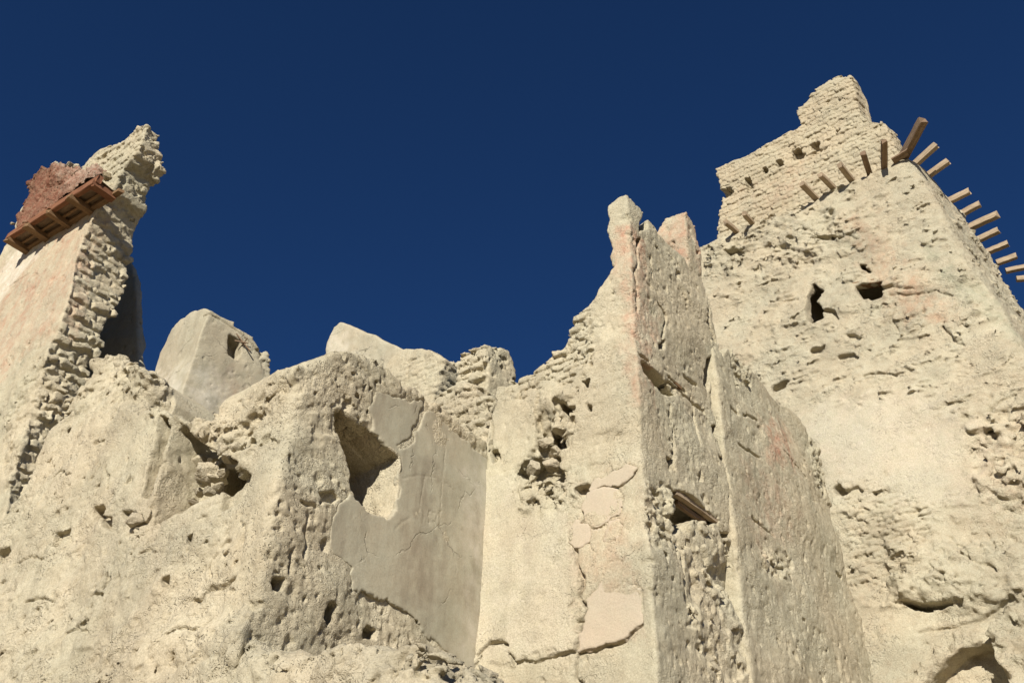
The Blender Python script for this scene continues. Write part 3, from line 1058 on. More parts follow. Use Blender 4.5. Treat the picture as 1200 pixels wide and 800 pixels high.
#PI.wear('R', [(775, 254), (806, 249), (818, 285), (812, 300), (785, 275)], 0, .8, .15)
PI.wear('R', [(755, 375), (772, 372), (776, 400), (760, 405)], 0, .8, .15)
FLAKES = (
        ([(690, 573), (697, 563), (712, 556), (735, 545), (746, 548), (742, 557), (735, 563), (725, 570), (712, 569), (701, 571), (692, 576)], 'pink plaster flake highest on the pier'),
        ([(683, 595), (690, 577), (702, 573), (713, 571), (724, 572), (730, 580), (728, 602), (716, 606), (713, 611), (704, 618), (694, 620), (685, 610)], None),
        ([(669, 620), (676, 611), (688, 614), (692, 622), (691, 634), (683, 640), (674, 642), (668, 634)], 'round pale plaster flake'),
        ([(695, 620), (706, 617), (712, 620), (708, 634), (699, 648), (693, 643), (691, 634)], None),
        ([(714, 612), (727, 606), (730, 616), (724, 630), (714, 636), (707, 634), (711, 622)], None),
        ([(711, 662), (722, 655), (730, 656), (729, 670), (722, 690), (735, 680), (750, 690), (754, 712), (753, 729), (742, 738), (733, 748), (710, 754), (690, 760), (677, 764), (680, 742), (686, 728),
          (690, 714), (686, 702), (696, 692), (706, 680)], 'broad pink plaster patch low on the pier'))
for pp, _ in FLAKES:
    PI.crack('L', pp + pp[:1], .003, .03)
PI.wear('L', [(668, 560), (745, 540), (756, 740), (680, 765), (672, 660)], 0, .22, .2)
tP = thing('mud_brick_pier', 'tallest broken pier of mud brick rising to a narrow jagged post', 'pier', org)
PI.build('wall', MUD, org, tP)
FRG = Frame(E1.point(806, 300, 'R')).lean_to(803, 249)
FG = Wall(FRG, FRG.B[2] - .7, .022)
FG.seed, FG.tL, FG.tR, FG.k, FG.top_k, FG.streak = 45, .45, .5, .03, .02, .5
FG.Lpoly([(768, 330), (772, 268), (779, 256), (788, 251), (796, 252), (803, 249)])
FG.Rpoly([(803, 249), (810, 259), (814, 266), (818, 287), (822, 310)])
FG.wear('L', [(765, 330), (770, 250), (805, 245), (810, 290), (795, 330)], 0, .75, .1)
FG.wear('R', [(803, 249), (818, 262), (818, 290), (803, 300)], 0, .9, .1)
FG.build('wall_fragment', MUD, org, tP, label='pinkish fragment standing at the top right of the pier')
for i, (pp, lab) in enumerate(FLAKES):
    shell(E1, 'L', pp, .016, PINKPL, 'plaster_patch', org, tP, .016, seed=60 + i, label=lab, rag=.02, inner=.06)
# rounded-slot timber and the two poles in the hole: parts of the pier
pa = E1.point(755, 424, 'R', .16)
pb = E1.point(792, 457, 'R', .16)
timber('lintel', pa, pb, .20, .07, OLDWOOD, org, tP, seed=3)
timber('lintel_pole', E1.point(789, 577, 'R', .08), E1.point(838, 611, 'R', .06), .09, .09, WOOD, org, tP, seed=5, bend=.02)
timber('lintel_pole', E1.point(792, 588, 'R', .16), E1.point(826, 612, 'R', .14), .07, .07, DARKWOOD, org, tP, seed=6, bend=-.02)

# ------------------------------------------------------------------ the lower, sloping cross wall next to the pier
SF = Frame(E1.B - .03 * DL * 0, 0, 0)
SF.e = E1.e.copy()
SW = Wall(SF, GROUND_LOW + .8, .025)
SW.streak = .6
SW.clipA, SW.tR, SW.top_k, SW.seed, SW.amp = True, .8, .08, 9, .65
SW.pr = poly2(SF.R([(834, 396), (843, 401), (856, 411), (872, 424), (888, 436), (905, 455), (925, 470), (941, 492), (952, 512), (962, 530), (967, 541), (964, 556), (968, 575), (973, 592), (978, 625),
                    (988, 655), (1000, 690), (1011, 728), (1019, 760), (1026, 800), (1040, 900), (1050, 990), (905, 990), (876, 760), (862, 650), (850, 540), (842, 460)], -.04))


def sw_off(d, a, b, z):
    return smax(SW.pr(b, z), np.maximum(-a - .04, a - .8), .08)


SW.extra = sw_off
for c, dp in (([(842, 395), (850, 400), (846, 418), (841, 412)], .12), ([(1012, 735), (1018, 742), (1014, 757)], .1)):
    SW.cut('R', c, dp)
for c, w in (([(853, 478), (862, 484)], .014), ([(868, 486), (885, 494)], .008), ([(864, 520), (888, 536)], .010), ([(912, 530), (925, 545), (940, 560)], .012),
             ([(880, 605), (905, 627)], .010), ([(900, 660), (918, 668)], .012), ([(945, 575), (952, 588)], .014), ([(980, 670), (986, 676)], .018)):
    SW.crack('R', c, w, .10)
SW.relief('R', [(840, 395), (970, 540), (1020, 760), (1020, 900), (900, 900)], lumps(.003, .6, 61), .3)
SW.relief('R', [(855, 410), (872, 420), (880, 450), (860, 450)], lumps(.05, .7, 62), .1)
SW.relief('R', [(945, 490), (970, 530), (975, 600), (950, 570)], lumps(.035, .8, 63), .15)
SW.relief('R', [(890, 645), (925, 645), (925, 680), (890, 670)], lumps(.03, .7, 64), .15)
SW.wear('R', [(892, 500), (912, 492), (925, 510), (922, 545), (895, 540)], 0, 1.0, .25)
SW.wear('R', [(870, 560), (900, 540), (930, 620), (890, 640)], 0, .35, .4)
sw = SW.build('cross_wall', MUD, SF.world(0, 4, GROUND_LOW + .8))
tag(sw, 'shaded rough wall with a stepped sloping top between the pier and the round tower', 'wall')

# ------------------------------------------------------------------ big tower
d = ray(1062, 178)
TT = CAM + d * 26.9
DT = hdir(46.0)
ET = Frame(TT, .12, .12, DL, DT)
org = ET.world(0, 0, 5.0)
TW = Wall(ET, 6.0, .038)
TW.solid, TW.aMax, TW.tL, TW.k, TW.top_k, TW.seed, TW.amp, TW.streak = True, 9.5, 3.2, .5, .22, 12, .95, .3
TW.Lpoly([(770, 322), (800, 300), (822, 285), (846, 270), (872, 262), (905, 254), (936, 243), (960, 228), (985, 214), (1015, 203), (1040, 191), (1062, 178)])
TW.pr = poly2([(-1.2, 6), (-1.2, TT[2] + .1), (0, TT[2]), (3, TT[2] + .06), (6, TT[2] - .04), (9, TT[2]), (14, TT[2] - .1), (14, 6)])


def strata(amp, L=3.2, seed=7, off=0.0):
    """horizontal ledges weathered into the mud layers"""
    def fn(u, z, w, d, a, b):
        x1 = -z * 1.35 + 1.5 * ns(a * .45, b * .45, z, 6.0, seed) + .10 * w
        x2 = -z * 2.9 + 2.0 * ns(a * .5, b * .5, z, 3.4, seed + 2) + .12 * w
        p1 = (x1 - np.floor(x1)) ** 1.6
        p2 = (x2 - np.floor(x2)) ** 1.6
        g1 = sstep(.4, 1.3, ns(a * .55, b * .55, z, 2.8, seed + 3, VB))
        g2 = sstep(.5, 1.4, ns(a * .6, b * .6, z, 1.9, seed + 4, VB))
        ck = ns(a * .7 + w * .02, b * .7, z, 1.5, seed + 5, VC)
        n3 = ns(a * .5, b * .5, z, L * 1.4, seed + 6)
        return -amp * (1.5 * p1 * g1 + .9 * p2 * g2) + amp * .16 * ck * (g1 + g2) + amp * .35 * n3 + off
    return fn


TW.relief('L', [(780, 290), (900, 245), (1000, 205), (1130, 190), (1330, 480), (1330, 520), (1200, 540), (1130, 500), (1060, 470), (960, 470), (900, 480), (800, 500)], strata(.06), .8)
TW.relief('L', [(820, 285), (950, 235), (1000, 260), (990, 300), (900, 320), (830, 320)], lumps(.05, 1.5, 72), .4)
TW.relief('L', [(985, 690), (985, 560), (1040, 575), (1090, 590), (1095, 640), (1060, 690)], brickfn(.06, .05, .34, .15, 8), .3)
TW.relief('L', [(940, 600), (1250, 560), (1300, 690), (1100, 712), (1000, 720)], strata(.045, 3.6, 74), .6)
TW.smoothen('L', [(1040, 850), (1070, 770), (1110, 735), (1170, 715), (1260, 680), (1330, 850)], .3, .35)
TW.relief('L', [(1055, 830), (1078, 785), (1104, 760), (1128, 744), (1168, 738), (1172, 757), (1150, 758), (1130, 763), (1112, 775), (1092, 796), (1074, 832)], lambda u, z, w, d, a, b: -.10 + .01 * w, .12)
TW.smoothen('L', [(920, 490), (980, 462), (1060, 455), (1120, 470), (1140, 510), (1150, 590), (1060, 590), (960, 570)], .7, .35)
TW.relief('L', [(1130, 490), (1250, 470), (1260, 600), (1170, 600), (1142, 560)], lumps(.10, 1.5, 75, .05), .3)
TW.relief('L', [(1045, 640), (1200, 640), (1230, 700), (1150, 712), (1090, 706), (1052, 700)], lambda u, z, w, d, a, b: -.22 + .02 * w, .5)
TW.cut('L', [(953, 331), (963, 341), (961, 350), (958, 355), (965, 360), (967, 375), (954, 380), (946, 375), (945, 362), (946, 346)], 1.2)
TW.cut('L', [(1001, 335), (1033, 329), (1034, 347), (1024, 351), (1010, 349), (1002, 341)], 1.2)
TW.cut('L', [(1052, 703), (1070, 706), (1090, 708), (1128, 706), (1105, 713), (1085, 716), (1066, 712)], .5)
TW.cut('L', [(976, 571), (981, 567), (986, 572), (982, 577), (977, 576)], .3)
TW.cut('L', [(1072, 830), (1092, 795), (1112, 774), (1130, 762), (1150, 757), (1168, 756), (1174, 772), (1188, 800), (1210, 840)], .40)
TW.relief('L', [(1168, 738), (1195, 715), (1240, 690), (1300, 830), (1215, 850), (1192, 800), (1176, 768)], lambda u, z, w, d, a, b: -.38 + .03 * w, .10)
for c, dp in (([(848, 293), (858, 289), (872, 292), (866, 300), (854, 302)], .3), ([(1005, 308), (1013, 310), (1018, 318), (1010, 316)], .35), ([(862, 332), (868, 330), (866, 336)], .2),
              ([(904, 452), (916, 446), (924, 445), (916, 452), (906, 456)], .3), ([(958, 366), (972, 362), (980, 364), (985, 378), (976, 368)], .14),
              ([(1150, 505), (1162, 498), (1166, 508), (1154, 512)], .2), ([(946, 278), (972, 275), (992, 278), (975, 284), (955, 282)], .18), ([(1135, 335), (1150, 330), (1165, 346), (1150, 348)], .1),
              ([(948, 410), (968, 404), (964, 414), (952, 418)], .12), ([(982, 416), (998, 414), (1003, 417), (990, 420)], .12), ([(990, 392), (1000, 391), (1010, 396), (998, 398)], .12)):
    TW.cut('L', c, dp)
for c, w in (([(940, 268), (962, 276), (995, 277), (1008, 281)], .03), ([(905, 293), (925, 290), (938, 296)], .03), ([(900, 352), (918, 354), (934, 351)], .03), ([(1020, 342), (1045, 336), (1070, 338)], .03),
             ([(1040, 345), (1070, 344), (1098, 340), (1115, 346)], .025), ([(1048, 355), (1045, 375), (1052, 388)], .02), ([(1155, 625), (1164, 640), (1171, 648)], .025), ([(1112, 630), (1122, 640), (1136, 645), (1140, 655)], .018),
             ([(1095, 665), (1105, 672), (1112, 676), (1114, 684)], .018), ([(1130, 650), (1148, 662), (1170, 668), (1172, 672)], .02), ([(1075, 740), (1120, 734), (1150, 726), (1172, 713), (1200, 695)], .03),
             ([(1104, 382), (1118, 398), (1128, 404)], .03), ([(1160, 480), (1172, 470), (1190, 462)], .03), ([(1010, 440), (1030, 436), (1050, 440)], .025)):
    TW.crack('L', c, w * .6, .08)
TW.wear('L', [(1000, 255), (1018, 260), (1036, 290), (1050, 318), (1080, 335), (1112, 350), (1110, 375), (1060, 368), (1040, 340), (1012, 300)], 0, .95, .4)
TW.wear('L', [(1086, 293), (1098, 296), (1125, 322), (1150, 338), (1182, 372), (1205, 400), (1180, 388), (1150, 362), (1122, 345), (1100, 318)], 3, 1.0, .25)
TW.wear('L', [(930, 500), (980, 470), (1060, 462), (1125, 480), (1140, 560), (1140, 590), (1050, 580), (970, 560)], 1, .4, .6)
TW.wear('L', [(1010, 262), (1030, 285), (1022, 310), (1004, 280)], 2, .45, .5)
TW.wear('L', [(1130, 510), (1200, 490), (1210, 590), (1160, 590)], 0, .35, .6)
_room = poly2(ET.L([(932, 322), (1050, 300), (1055, 362), (930, 392)]))
TW.extra = lambda d, a, b, z: np.maximum(d, -np.maximum(_room(a, z), np.maximum(.24 - b, b - 2.8)))
TW.reliefs.append(('R', poly2([(.3, 8), (.3, TT[2] - .6), (13, TT[2] - .6), (13, 8)]), strata(.05, 3.2, 90), .8))
tT = thing('ruined_tower', 'massive round cornered mud tower with two dark openings and beam stubs', 'tower', org)
TW.build('wall', TOWER, org, tT)

# brick storey on top
PF = Frame(TT + .28 * DT + .28 * DL, .03, .03, DL, DT)
BP = Wall(PF, PF.L([(842, 300)])[0][1], .030)
BP.seed, BP.tL, BP.tR, BP.k, BP.top_k, BP.amp, BP.streak = 14, .7, .6, .10, .05, .55, 0
BP.Lpoly([(830, 330), (842, 268), (840, 198), (850, 192), (872, 184), (900, 169), (930, 153), (937, 144), (935, 130), (946, 119), (955, 105), (968, 94), (984, 87), (996, 88), (999, 100),
          (1003, 118), (1011, 137), (1020, 142), (1033, 139), (1045, 142)])
zt = PF.L([(1045, 142)])[0][1]
BP.pr = poly2([(-1.2, BP.zlow), (-1.2, zt), (0, zt), (.3, zt - .25), (.7, TT[2] + .55), (1.2, TT[2] + .2), (1.7, TT[2] - .2), (1.8, BP.zlow)])
BP.relief('L', [(800, 330), (835, 150), (1000, 60), (1100, 130), (1090, 220), (900, 320)], brickfn(.05, .06, .40, .18, 21), .05)
BP.relief('R', [(1030, 130), (1120, 200), (1120, 300), (1030, 200)], brickfn(.04, .04, .38, .165, 22), .05)
for c, dp in (([(843, 222), (852, 219), (857, 225), (850, 229)], .3), ([(872, 208), (878, 208), (880, 216), (874, 216)], .28), ([(893, 197), (899, 195), (899, 203), (895, 204)], .28),
              ([(909, 189), (916, 187), (917, 194), (911, 196)], .3), ([(928, 176), (934, 173), (936, 181), (930, 184)], .3), ([(952, 166), (956, 166), (956, 173), (952, 172)], .25),
              ([(876, 218), (882, 220), (880, 226), (875, 224)], .1), ([(978, 152), (985, 152), (982, 156)], .12)):
    BP.cut('L', c, dp)
BP.wear('L', [(880, 230), (930, 200), (960, 200), (900, 250)], 0, .3, .6)
BP.wear('L', [(860, 240), (885, 228), (925, 232), (870, 258)], 2, .3, .5)
BP.build('brick_parapet', BRICK, org, tT, label='jagged brick storey with a row of small square holes')

# beam stubs
def beam_tip(base, tip_px, out, lo=.45, hi=.95):
    """where the sight line of a tip comes closest to the line running straight out of the wall"""
    d = ray(*tip_px)
    d = d / np.linalg.norm(d)
    o = out / np.linalg.norm(out)
    w0 = base - CAM
    bq = o @ d
    s_ = (bq * (d @ w0) - (o @ w0)) / (1 - bq * bq)
    s_ = min(max(s_, lo), hi)
    pt = base + o * s_
    return CAM + d * (d @ (pt - CAM))


LB = [((863, 271), (850, 260)), ((883, 263), (872, 250)), ((955, 231), (940, 216)), ((975, 219), (961, 205)), ((996, 209), (984, 193)), ((1017, 198), (1011, 179)), ((1036, 195), (1036, 165))]
RB = [((1074, 191), (1097, 170)), ((1089, 205), (1111, 189)), ((1111, 237), (1136, 224)), ((1124, 253), (1148, 239)), ((1137, 267), (1167, 252)), ((1148, 282), (1170, 270)), ((1159, 297), (1181, 285)),
      ((1169, 312), (1191, 300)), ((1178, 324), (1201, 313)), ((1186, 337), (1209, 326))]
for i, (b0, b1) in enumerate(LB):
    p = ET.point(*b0, 'L', 0)
    q = beam_tip(p, b1, -DR)
    p2 = p + (p - q) * 1.2
    timber('roof_beam', p2, q, .125 if i < 2 else .15, .15, WOOD if i not in (5, 6) else DARKWOOD, org, tT, seed=20 + i)
for i, (b0, b1) in enumerate(RB):
    p = beam_tip(TT + np.array([0, 0, -.05]), b0, DT, 0, 12)
    p = TT + np.array([0, 0, -.05]) + DT * (DT @ (p - TT))
    q = beam_tip(p, b1, -DL + .15 * DT)
    p2 = p + (p - q) * .9
    timber('roof_beam', p2, q, .14 + .03 * (i == 4), .17 + .03 * (i == 4), WOOD, org, tT, seed=40 + i, jag=.5 if i == 4 else .2)
# the long corner beam
p = ET.point(1062, 178, 'L', 0)
q = beam_tip(p, (1082, 141), -DL - .9 * DR, .6, 1.7)
timber('corner_beam', p + (p - q) * .6, q, .22, .22, DARKWOOD, org, tT, seed=61, label='thick dark beam at the corner, longest of the stubs')
timber('wall_plank', ET.point(1046, 189, 'L', -.08), ET.point(1064, 178, 'L', -.12), .22, .06, DARKWOOD, org, tT, seed=62)
for k, (o1, yy) in enumerate(((.12, .3), (.33, .8), (.55, 1.5))):
    timber('window_lintel', ET.point(999, 336 + yy, 'L', o1), ET.point(1036, 329.5 + yy, 'L', o1), .2, .12, OLDWOOD, org, tT, seed=70 + k)

# ------------------------------------------------------------------ far left tower with the red frieze
E4 = Frame(E3.point(20, 570, 'L', 1.5))
org = E4.world(0, 0, E4.B[2] - 3)
FT = Wall(E4, E4.B[2] - 2.5, .030)
FT.clipA, FT.tL, FT.top_k, FT.seed, FT.streak = False, 1.6, .06, 17, 0
FT.pl = poly2(E4.L([(-130, 760), (-130, 470), (-40, 360), (2, 296), (6, 284), (16, 270), (28, 240), (40, 218), (60, 207), (85, 202), (99, 194), (104, 185), (122, 173), (136, 165), (148, 156), (160, 149),
                    (173, 147), (168, 162), (161, 178), (147, 194), (131, 222), (119, 236), (107, 258), (99, 274), (88, 306), (84, 335), (79, 353), (67, 387), (58, 402), (50, 430), (40, 470), (28, 515),
                    (14, 560), (0, 640), (-10, 760)]))


def end_bricks(u, z, w, d, a, b):
    """courses standing out raggedly from the broken end"""
    e = sstep(-.16, 0.02, FT.pl(a, z) + .03 * w) * sstep(.02, .16, b)
    top = sstep(E4.L([(110, 260)])[0][1], E4.L([(110, 240)])[0][1], z)
    def course(bh, bw, gap, sd):
        zz = z / bh + .10 * w + .12 * ns(b, z, z * 0, 2.5, sd)
        jj = np.floor(zz)
        f = (zz - jj) * bh
        q = b / bw + .5 * (jj % 2) + .4 * hash2(jj, sd)
        i_ = np.floor(q)
        g = (q - i_) * bw
        op = 1 - sstep(gap * .2, gap, np.minimum(f, bh - f))
        op = np.maximum(op, .7 * (1 - sstep(gap * .1, gap * .7, np.minimum(g, bw - g))))
        return op, hash2(i_, jj, sd), hash2(jj, sd + 5)
    o1, r1, h1 = course(.285, .50, .075, 31)
    o2, r2, h2 = course(.44, 1.2, .12, 37)
    lowc = o1 * .20 - (r1 - .5) * .10 - (h1 - .5) * .12
    topc = o2 * .26 - (r2 - .5) * .08 - (h2 - .5) * .16 + .04
    return e * (lowc * (1 - top) + topc * top)


_zz = [E4.L([q])[0][1] for q in ((80, 352), (90, 302), (118, 240), (172, 150))]
FT.extra = lambda d, a, b, z: np.maximum(d, b - np.interp(z, [_zz[0], _zz[1], _zz[2], _zz[3]], [1.05, 1.5, 1.25, .45]))
FT.relief('L', [(-20, 600), (40, 420), (60, 330), (90, 200), (150, 100), (260, 100), (200, 300), (120, 470), (30, 640)], end_bricks, .05)
FT.relief('L', [(98, 196), (150, 150), (180, 140), (165, 180), (130, 220), (112, 228)], brickfn(.06, .09, .4, .2, 32), .08)
FT.relief('L', [(0, 500), (40, 420), (70, 420), (50, 500), (10, 580)], lumps(.03, 1.1, 81), .2)
FT.smoothen('L', [(-60, 420), (0, 300), (110, 220), (85, 330), (70, 380), (20, 400), (-60, 520)], .3, .45)
FT.wear('L', [(-60, 420), (-10, 320), (40, 280), (110, 225), (104, 262), (90, 300), (80, 350), (60, 390), (20, 420), (-60, 500)], 0, .55, .5, .4)
FT.wear('L', [(10, 300), (30, 285), (62, 262), (60, 275), (40, 305), (20, 325), (0, 350), (0, 320)], 1, 1.0, .15, .6)
FT.wear('L', [(-40, 370), (0, 320), (12, 315), (6, 345), (-40, 420)], 1, .8, .15)
FT.crack('L', [(60, 270), (45, 300), (32, 322), (10, 335)], .01, .05)
tF = thing('ruined_tower', 'far left pinkish tower wall with a red frieze above a wooden cornice', 'tower', org)
FT.build('wall', MUD, org, tF)
FR = Wall(E4, E4.L([(22, 268)], -.14)[0][1] - .1, .035)
FR.clipA, FR.tL, FR.b0, FR.top_k, FR.seed, FR.amp = False, .5, -.14, .06, 18, 1.3
FR.pl = poly2(E4.L([(18, 268), (25, 250), (29, 235), (33, 214), (42, 205), (50, 201), (62, 197), (80, 197), (100, 195), (116, 196), (124, 203), (120, 210), (72, 238)], -.14))
FR.relief('L', [(0, 280), (20, 200), (60, 180), (140, 180), (140, 220)], lumps(.03, .8, 83), .1)
FR.wear('L', [(70, 190), (130, 185), (130, 215), (85, 225)], 1, .35, .3)
FR.build('red_frieze', REDMUD, org, tF, label='crumbling dark red frieze')
# wooden cornice: fascia board, back board, and short joists
ca, za = E4._solve(8, 278, 'L', -.62)
cb, zb = E4._solve(120, 206, 'L', -.62)
zc = .5 * (za + zb)
P = lambda t, b, dz=0.0: E4.world(ca + (cb - ca) * t, b, za + (zb - za) * t + dz)
timber('fascia_board', P(-.01, -.56, .05), P(.95, -.56, .05), .14, .27, REDWOOD, org, tF, seed=80, nseg=12)
timber('soffit_board', P(0, -.28, .08), P(.93, -.28, .08), .62, .05, DARKWOOD, org, tF, seed=81, nseg=12)  # darker wood colour paints in the deep shade under the cornice
timber('wall_plate', P(0, -.04, -.06), P(1.0, -.04, -.05), .14, .10, OLDWOOD, org, tF, seed=82, nseg=12)
timber('wall_plate', P(0.02, -.26, -.02), P(.92, -.26, -.02), .07, .06, OLDWOOD, org, tF, seed=83, nseg=12)
for k, t in enumerate((.02, .24, .47, .70, .915)):
    timber('joist', P(t, .35 if k < 4 else .02, -.10), P(t, -.64 - .03 * (k % 2), -.11), .19, .17, OLDWOOD if k < 4 else REDWOOD, org, tF, seed=85 + k)
for k, (x, y, s) in enumerate(((66, 194, .16), (81, 194, .19), (90, 196, .12), (58, 200, .10), (74, 196, .09), (15, 262, .07))):
    rock('rubble_stone', E4.point(x, y, 'L', .0), s, STONE, 100 + k, 'pale stone resting on top of the red frieze', 'stone', 'stones on the red frieze')
rock('rubble_stone', E4.point(125, 206, 'L', -.1), .18, EARTH, 110, 'dark earthy lump where the wooden cornice meets the bricks', 'stone')

# shaded wall behind that tower
E4b = Frame(E4.B + 2.7 * DR)
DW = Wall(E4b, E4.B[2] - 1, .045)
DW.clipA, DW.tL, DW.seed, DW.amp = False, .28, 19, .7
DW.pl = poly2(E4b.L([(50, 600), (80, 480), (97, 410), (112, 355), (128, 325), (140, 308), (149, 299), (153, 306), (157, 322), (160, 348), (162, 390), (163, 440), (164, 520), (160, 600)]))
dw = DW.build('mud_brick_wall', MUD, E4b.world(0, 0, E4.B[2] - 1))
tag(dw, 'curved wall in deep shade just behind the far left tower', 'wall')

# ------------------------------------------------------------------ pale house behind the left wall
E5 = Frame(E3.point(211, 468, 'L', 3.0), 0, 0, hdir(-44), hdir(51)).lean_to(244, 365)
HS = Wall(E5, E5.B[2] - 2.0, .025)
HS.seed, HS.tL, HS.tR, HS.k, HS.top_k, HS.amp, HS.streak = 23, .7, .7, .025, .03, .3, .4
HS.Lpoly([(150, 560), (170, 488), (176, 466), (182, 440), (190, 411), (199, 394), (213, 376), (228, 365), (244, 361)])
HS.Rpoly([(244, 361), (254, 365), (264, 371), (280, 382), (296, 394), (305, 406), (313, 411), (318, 424), (319, 440), (322, 460), (330, 500), (334, 540)])
HS.cut('R', [(272, 393), (278, 396), (283, 400), (283, 411), (278, 418), (270, 414), (271, 403)], .4)
HS.cut('R', [(248, 490), (252, 485), (256, 487), (253, 498), (248, 502)], .3)
HS.cut('R', [(304, 408), (310, 410), (306, 418)], .1)
HS.relief('R', [(300, 400), (325, 420), (325, 450), (308, 440)], lumps(.015, .8, 91), .1)
HS.crack('R', [(246, 366), (260, 373), (285, 392), (302, 410)], .012, .04)
HS.wear('L', [(165, 480), (180, 440), (215, 440), (212, 480)], 1, .8, .3)
HS.wear('R', [(225, 430), (262, 440), (262, 470), (240, 490), (212, 480)], 1, .8, .3)
HS.wear('R', [(262, 440), (300, 440), (292, 480), (262, 470)], 0, .28, .4)
HS.wear('R', [(240, 420), (310, 432), (300, 455), (230, 440)], 2, .25, .4)
org = E5.world(0, 0, E5.B[2] - 2)
tH = thing('mud_house', 'pale plastered block house with a tiny window behind the left wall', 'house', org)
HS.build('wall', PALEPL, org, tH)
for k, (s0, s1, w) in enumerate((((277, 391), (293, 411), .03), ((275, 399), (291, 402), .025), ((283, 405), (290, 396), .02))):
    p0 = E5.point(*s0, 'R', .05)
    p1 = E5.point(*s1, 'R', -.12)
    timber('window_stick', p0, p1, w, w, DARKWOOD, org, tH, seed=120 + k)

# ------------------------------------------------------------------ remains behind the cross wall
def back_wall(nm, px, depth, thick, mat, label, seed, reliefs=(), h=.028, amp=.9, wears=(), top_k=.08, cuts=(), rpx=None, corner=None, cat='wall'):
    fr = Frame(E2p + depth * DR)
    if corner is not None:
        fr = Frame(fr.point(*corner[0], 'L')).lean_to(*corner[1])
    zl = fr.B[2] - .5 if corner is None else fr.B[2] - 1.5
    w = Wall(fr, zl, h)
    w.seed, w.tL, w.tR, w.top_k, w.amp = seed, thick, thick, top_k, amp
    if corner is None:
        w.clipA = False
        P = fr.L(px)
        w.pl = poly2(P)
        w.zlow = max(w.zlow, w.pl.lo[1] - .3)
    else:
        w.Lpoly(px)
        w.Rpoly(rpx)
    for f, c, dp in cuts:
        w.cut(f, c, dp)
    for f, c, fn in reliefs:
        w.relief(f, c, fn, .1)
    for f, c, ch, am in wears:
        w.wear(f, c, ch, am, .3)
    o = w.build(nm, mat, fr.world(0, 0, w.zlow))
    tag(o, label, cat)
    return o


back_wall('mud_brick_wall', [(340, 540), (362, 470), (376, 428), (384, 402), (391, 383), (398, 377), (412, 381), (430, 388), (448, 396), (466, 405), (478, 412), (505, 470), (510, 540)], 2.6, .6, PALEPL,
          'smooth pale wall with a rounded peak behind the middle of the ruin', 27, amp=.6, wears=[('L', [(380, 400), (400, 395), (420, 440), (380, 440)], 1, .7)])
back_wall('mud_brick_wall', [(430, 540), (440, 460), (452, 420), (463, 408), (474, 404), (488, 407), (504, 414), (514, 419), (520, 424), (516, 440), (508, 466), (500, 540)], 1.7, .7, MUD,
          'low broken wall with bricks showing beside the smooth peaked wall', 28, amp=.5, reliefs=[('L', [(470, 425), (530, 410), (520, 470), (460, 480)], brickfn(.03, .03, .34, .15, 41))])
back_wall('mud_brick_wall', [(495, 540), (505, 450), (518, 424), (528, 425), (543, 433), (556, 470), (560, 540)], 3.2, .6, MUD,
          'small wall fragment glimpsed beyond a dark gap, left of the pillar', 29, cuts=[('L', [(517, 438), (524, 432), (531, 436), (529, 447), (520, 452)], .4)], reliefs=[('L', [(510, 430), (535, 425), (535, 455), (512, 455)], lumps(.07, .7, 95))])
back_wall('mud_brick_pier', [(500, 560), (528, 490), (541, 450), (542, 428), (547, 414), (555, 405), (563, 401), (571, 397)], .55, .75, MUD,
          'short square pillar with a rough brick side and a smooth side', 30, corner=((569, 470), (571, 400)),
          rpx=[(571, 397), (580, 402), (588, 406), (596, 412), (602, 424), (606, 440), (606, 560)],
          reliefs=[('L', [(525, 500), (540, 390), (575, 390), (568, 500)], brickfn(.10, .15, .3, .16, 43))], cat='pillar')
back_wall('rubble_heap', [(450, 580), (478, 480), (492, 464), (508, 456), (524, 446), (540, 440), (556, 450), (570, 462), (586, 470), (600, 580)], .15, .6, MUDR,
          'slumped heap of broken mud bricks at the foot of the short pillar', 31, reliefs=[('L', [(460, 520), (500, 440), (590, 440), (590, 540)], brickfn(.06, .10, .32, .15, 44))], amp=1.2, top_k=.3, cat='rubble')

# ------------------------------------------------------------------ loose stones
for k, (x, y, s, b, lab) in enumerate((
        (243, 553, .20, .25, 'pale flat stone lying in the dark alcove'), (258, 560, .16, .40, 'shaded stone at the back of the alcove, right of the pale flat one'),
        (232, 541, .15, .45, 'small stone wedged high in the dark alcove'), (268, 535, .14, .05, 'angular stone at the right rim of the alcove'),
        (276, 525, .12, .05, 'small pointed stone above the right rim of the alcove'), (263, 527, .13, .0, 'rounded stone over the mouth of the alcove'),
        (240, 512, .14, .05, 'pale clod on the broken top above the alcove'), (160, 608, .17, .0, 'loose clod stuck in the sunlit face left of the alcove'))):
    rock('rubble_stone', E3.point(x, y, 'L', b), s, STONE, 140 + k, lab, 'stone')
for k, (x, y, s, b) in enumerate(((236, 548, .10, .42), (247, 541, .12, .45), (257, 547, .11, .4), (262, 555, .10, .3), (250, 562, .12, .35), (240, 567, .11, .35), (256, 569, .09, .22), (246, 576, .10, .25), (233, 577, .11, .4), (227, 588, .09, .35), (251, 552, .13, .6), (241, 556, .12, .6))):
    rock('broken_brick', E3.point(x, y, 'L', b), s, STONE, 200 + k, 'broken mud brick in the pile filling the dark alcove', 'brick', 'broken bricks piled in the alcove', flat=.6)
for k, (x, y, s, b, lab) in enumerate((
        (646, 545, .17, .12, 'large brown clod in the broken cavity of the pier'), (625, 549, .15, .10, 'dark clod at the left end of the pier cavity'),
        (651, 530, .13, .08, 'upright clod in the upper part of the pier cavity'), (640, 518, .12, .10, 'small clod where the pier cavity narrows'))):
    rock('rubble_stone', E1.point(x, y, 'L', b), s, STONE, 160 + k, lab, 'stone')

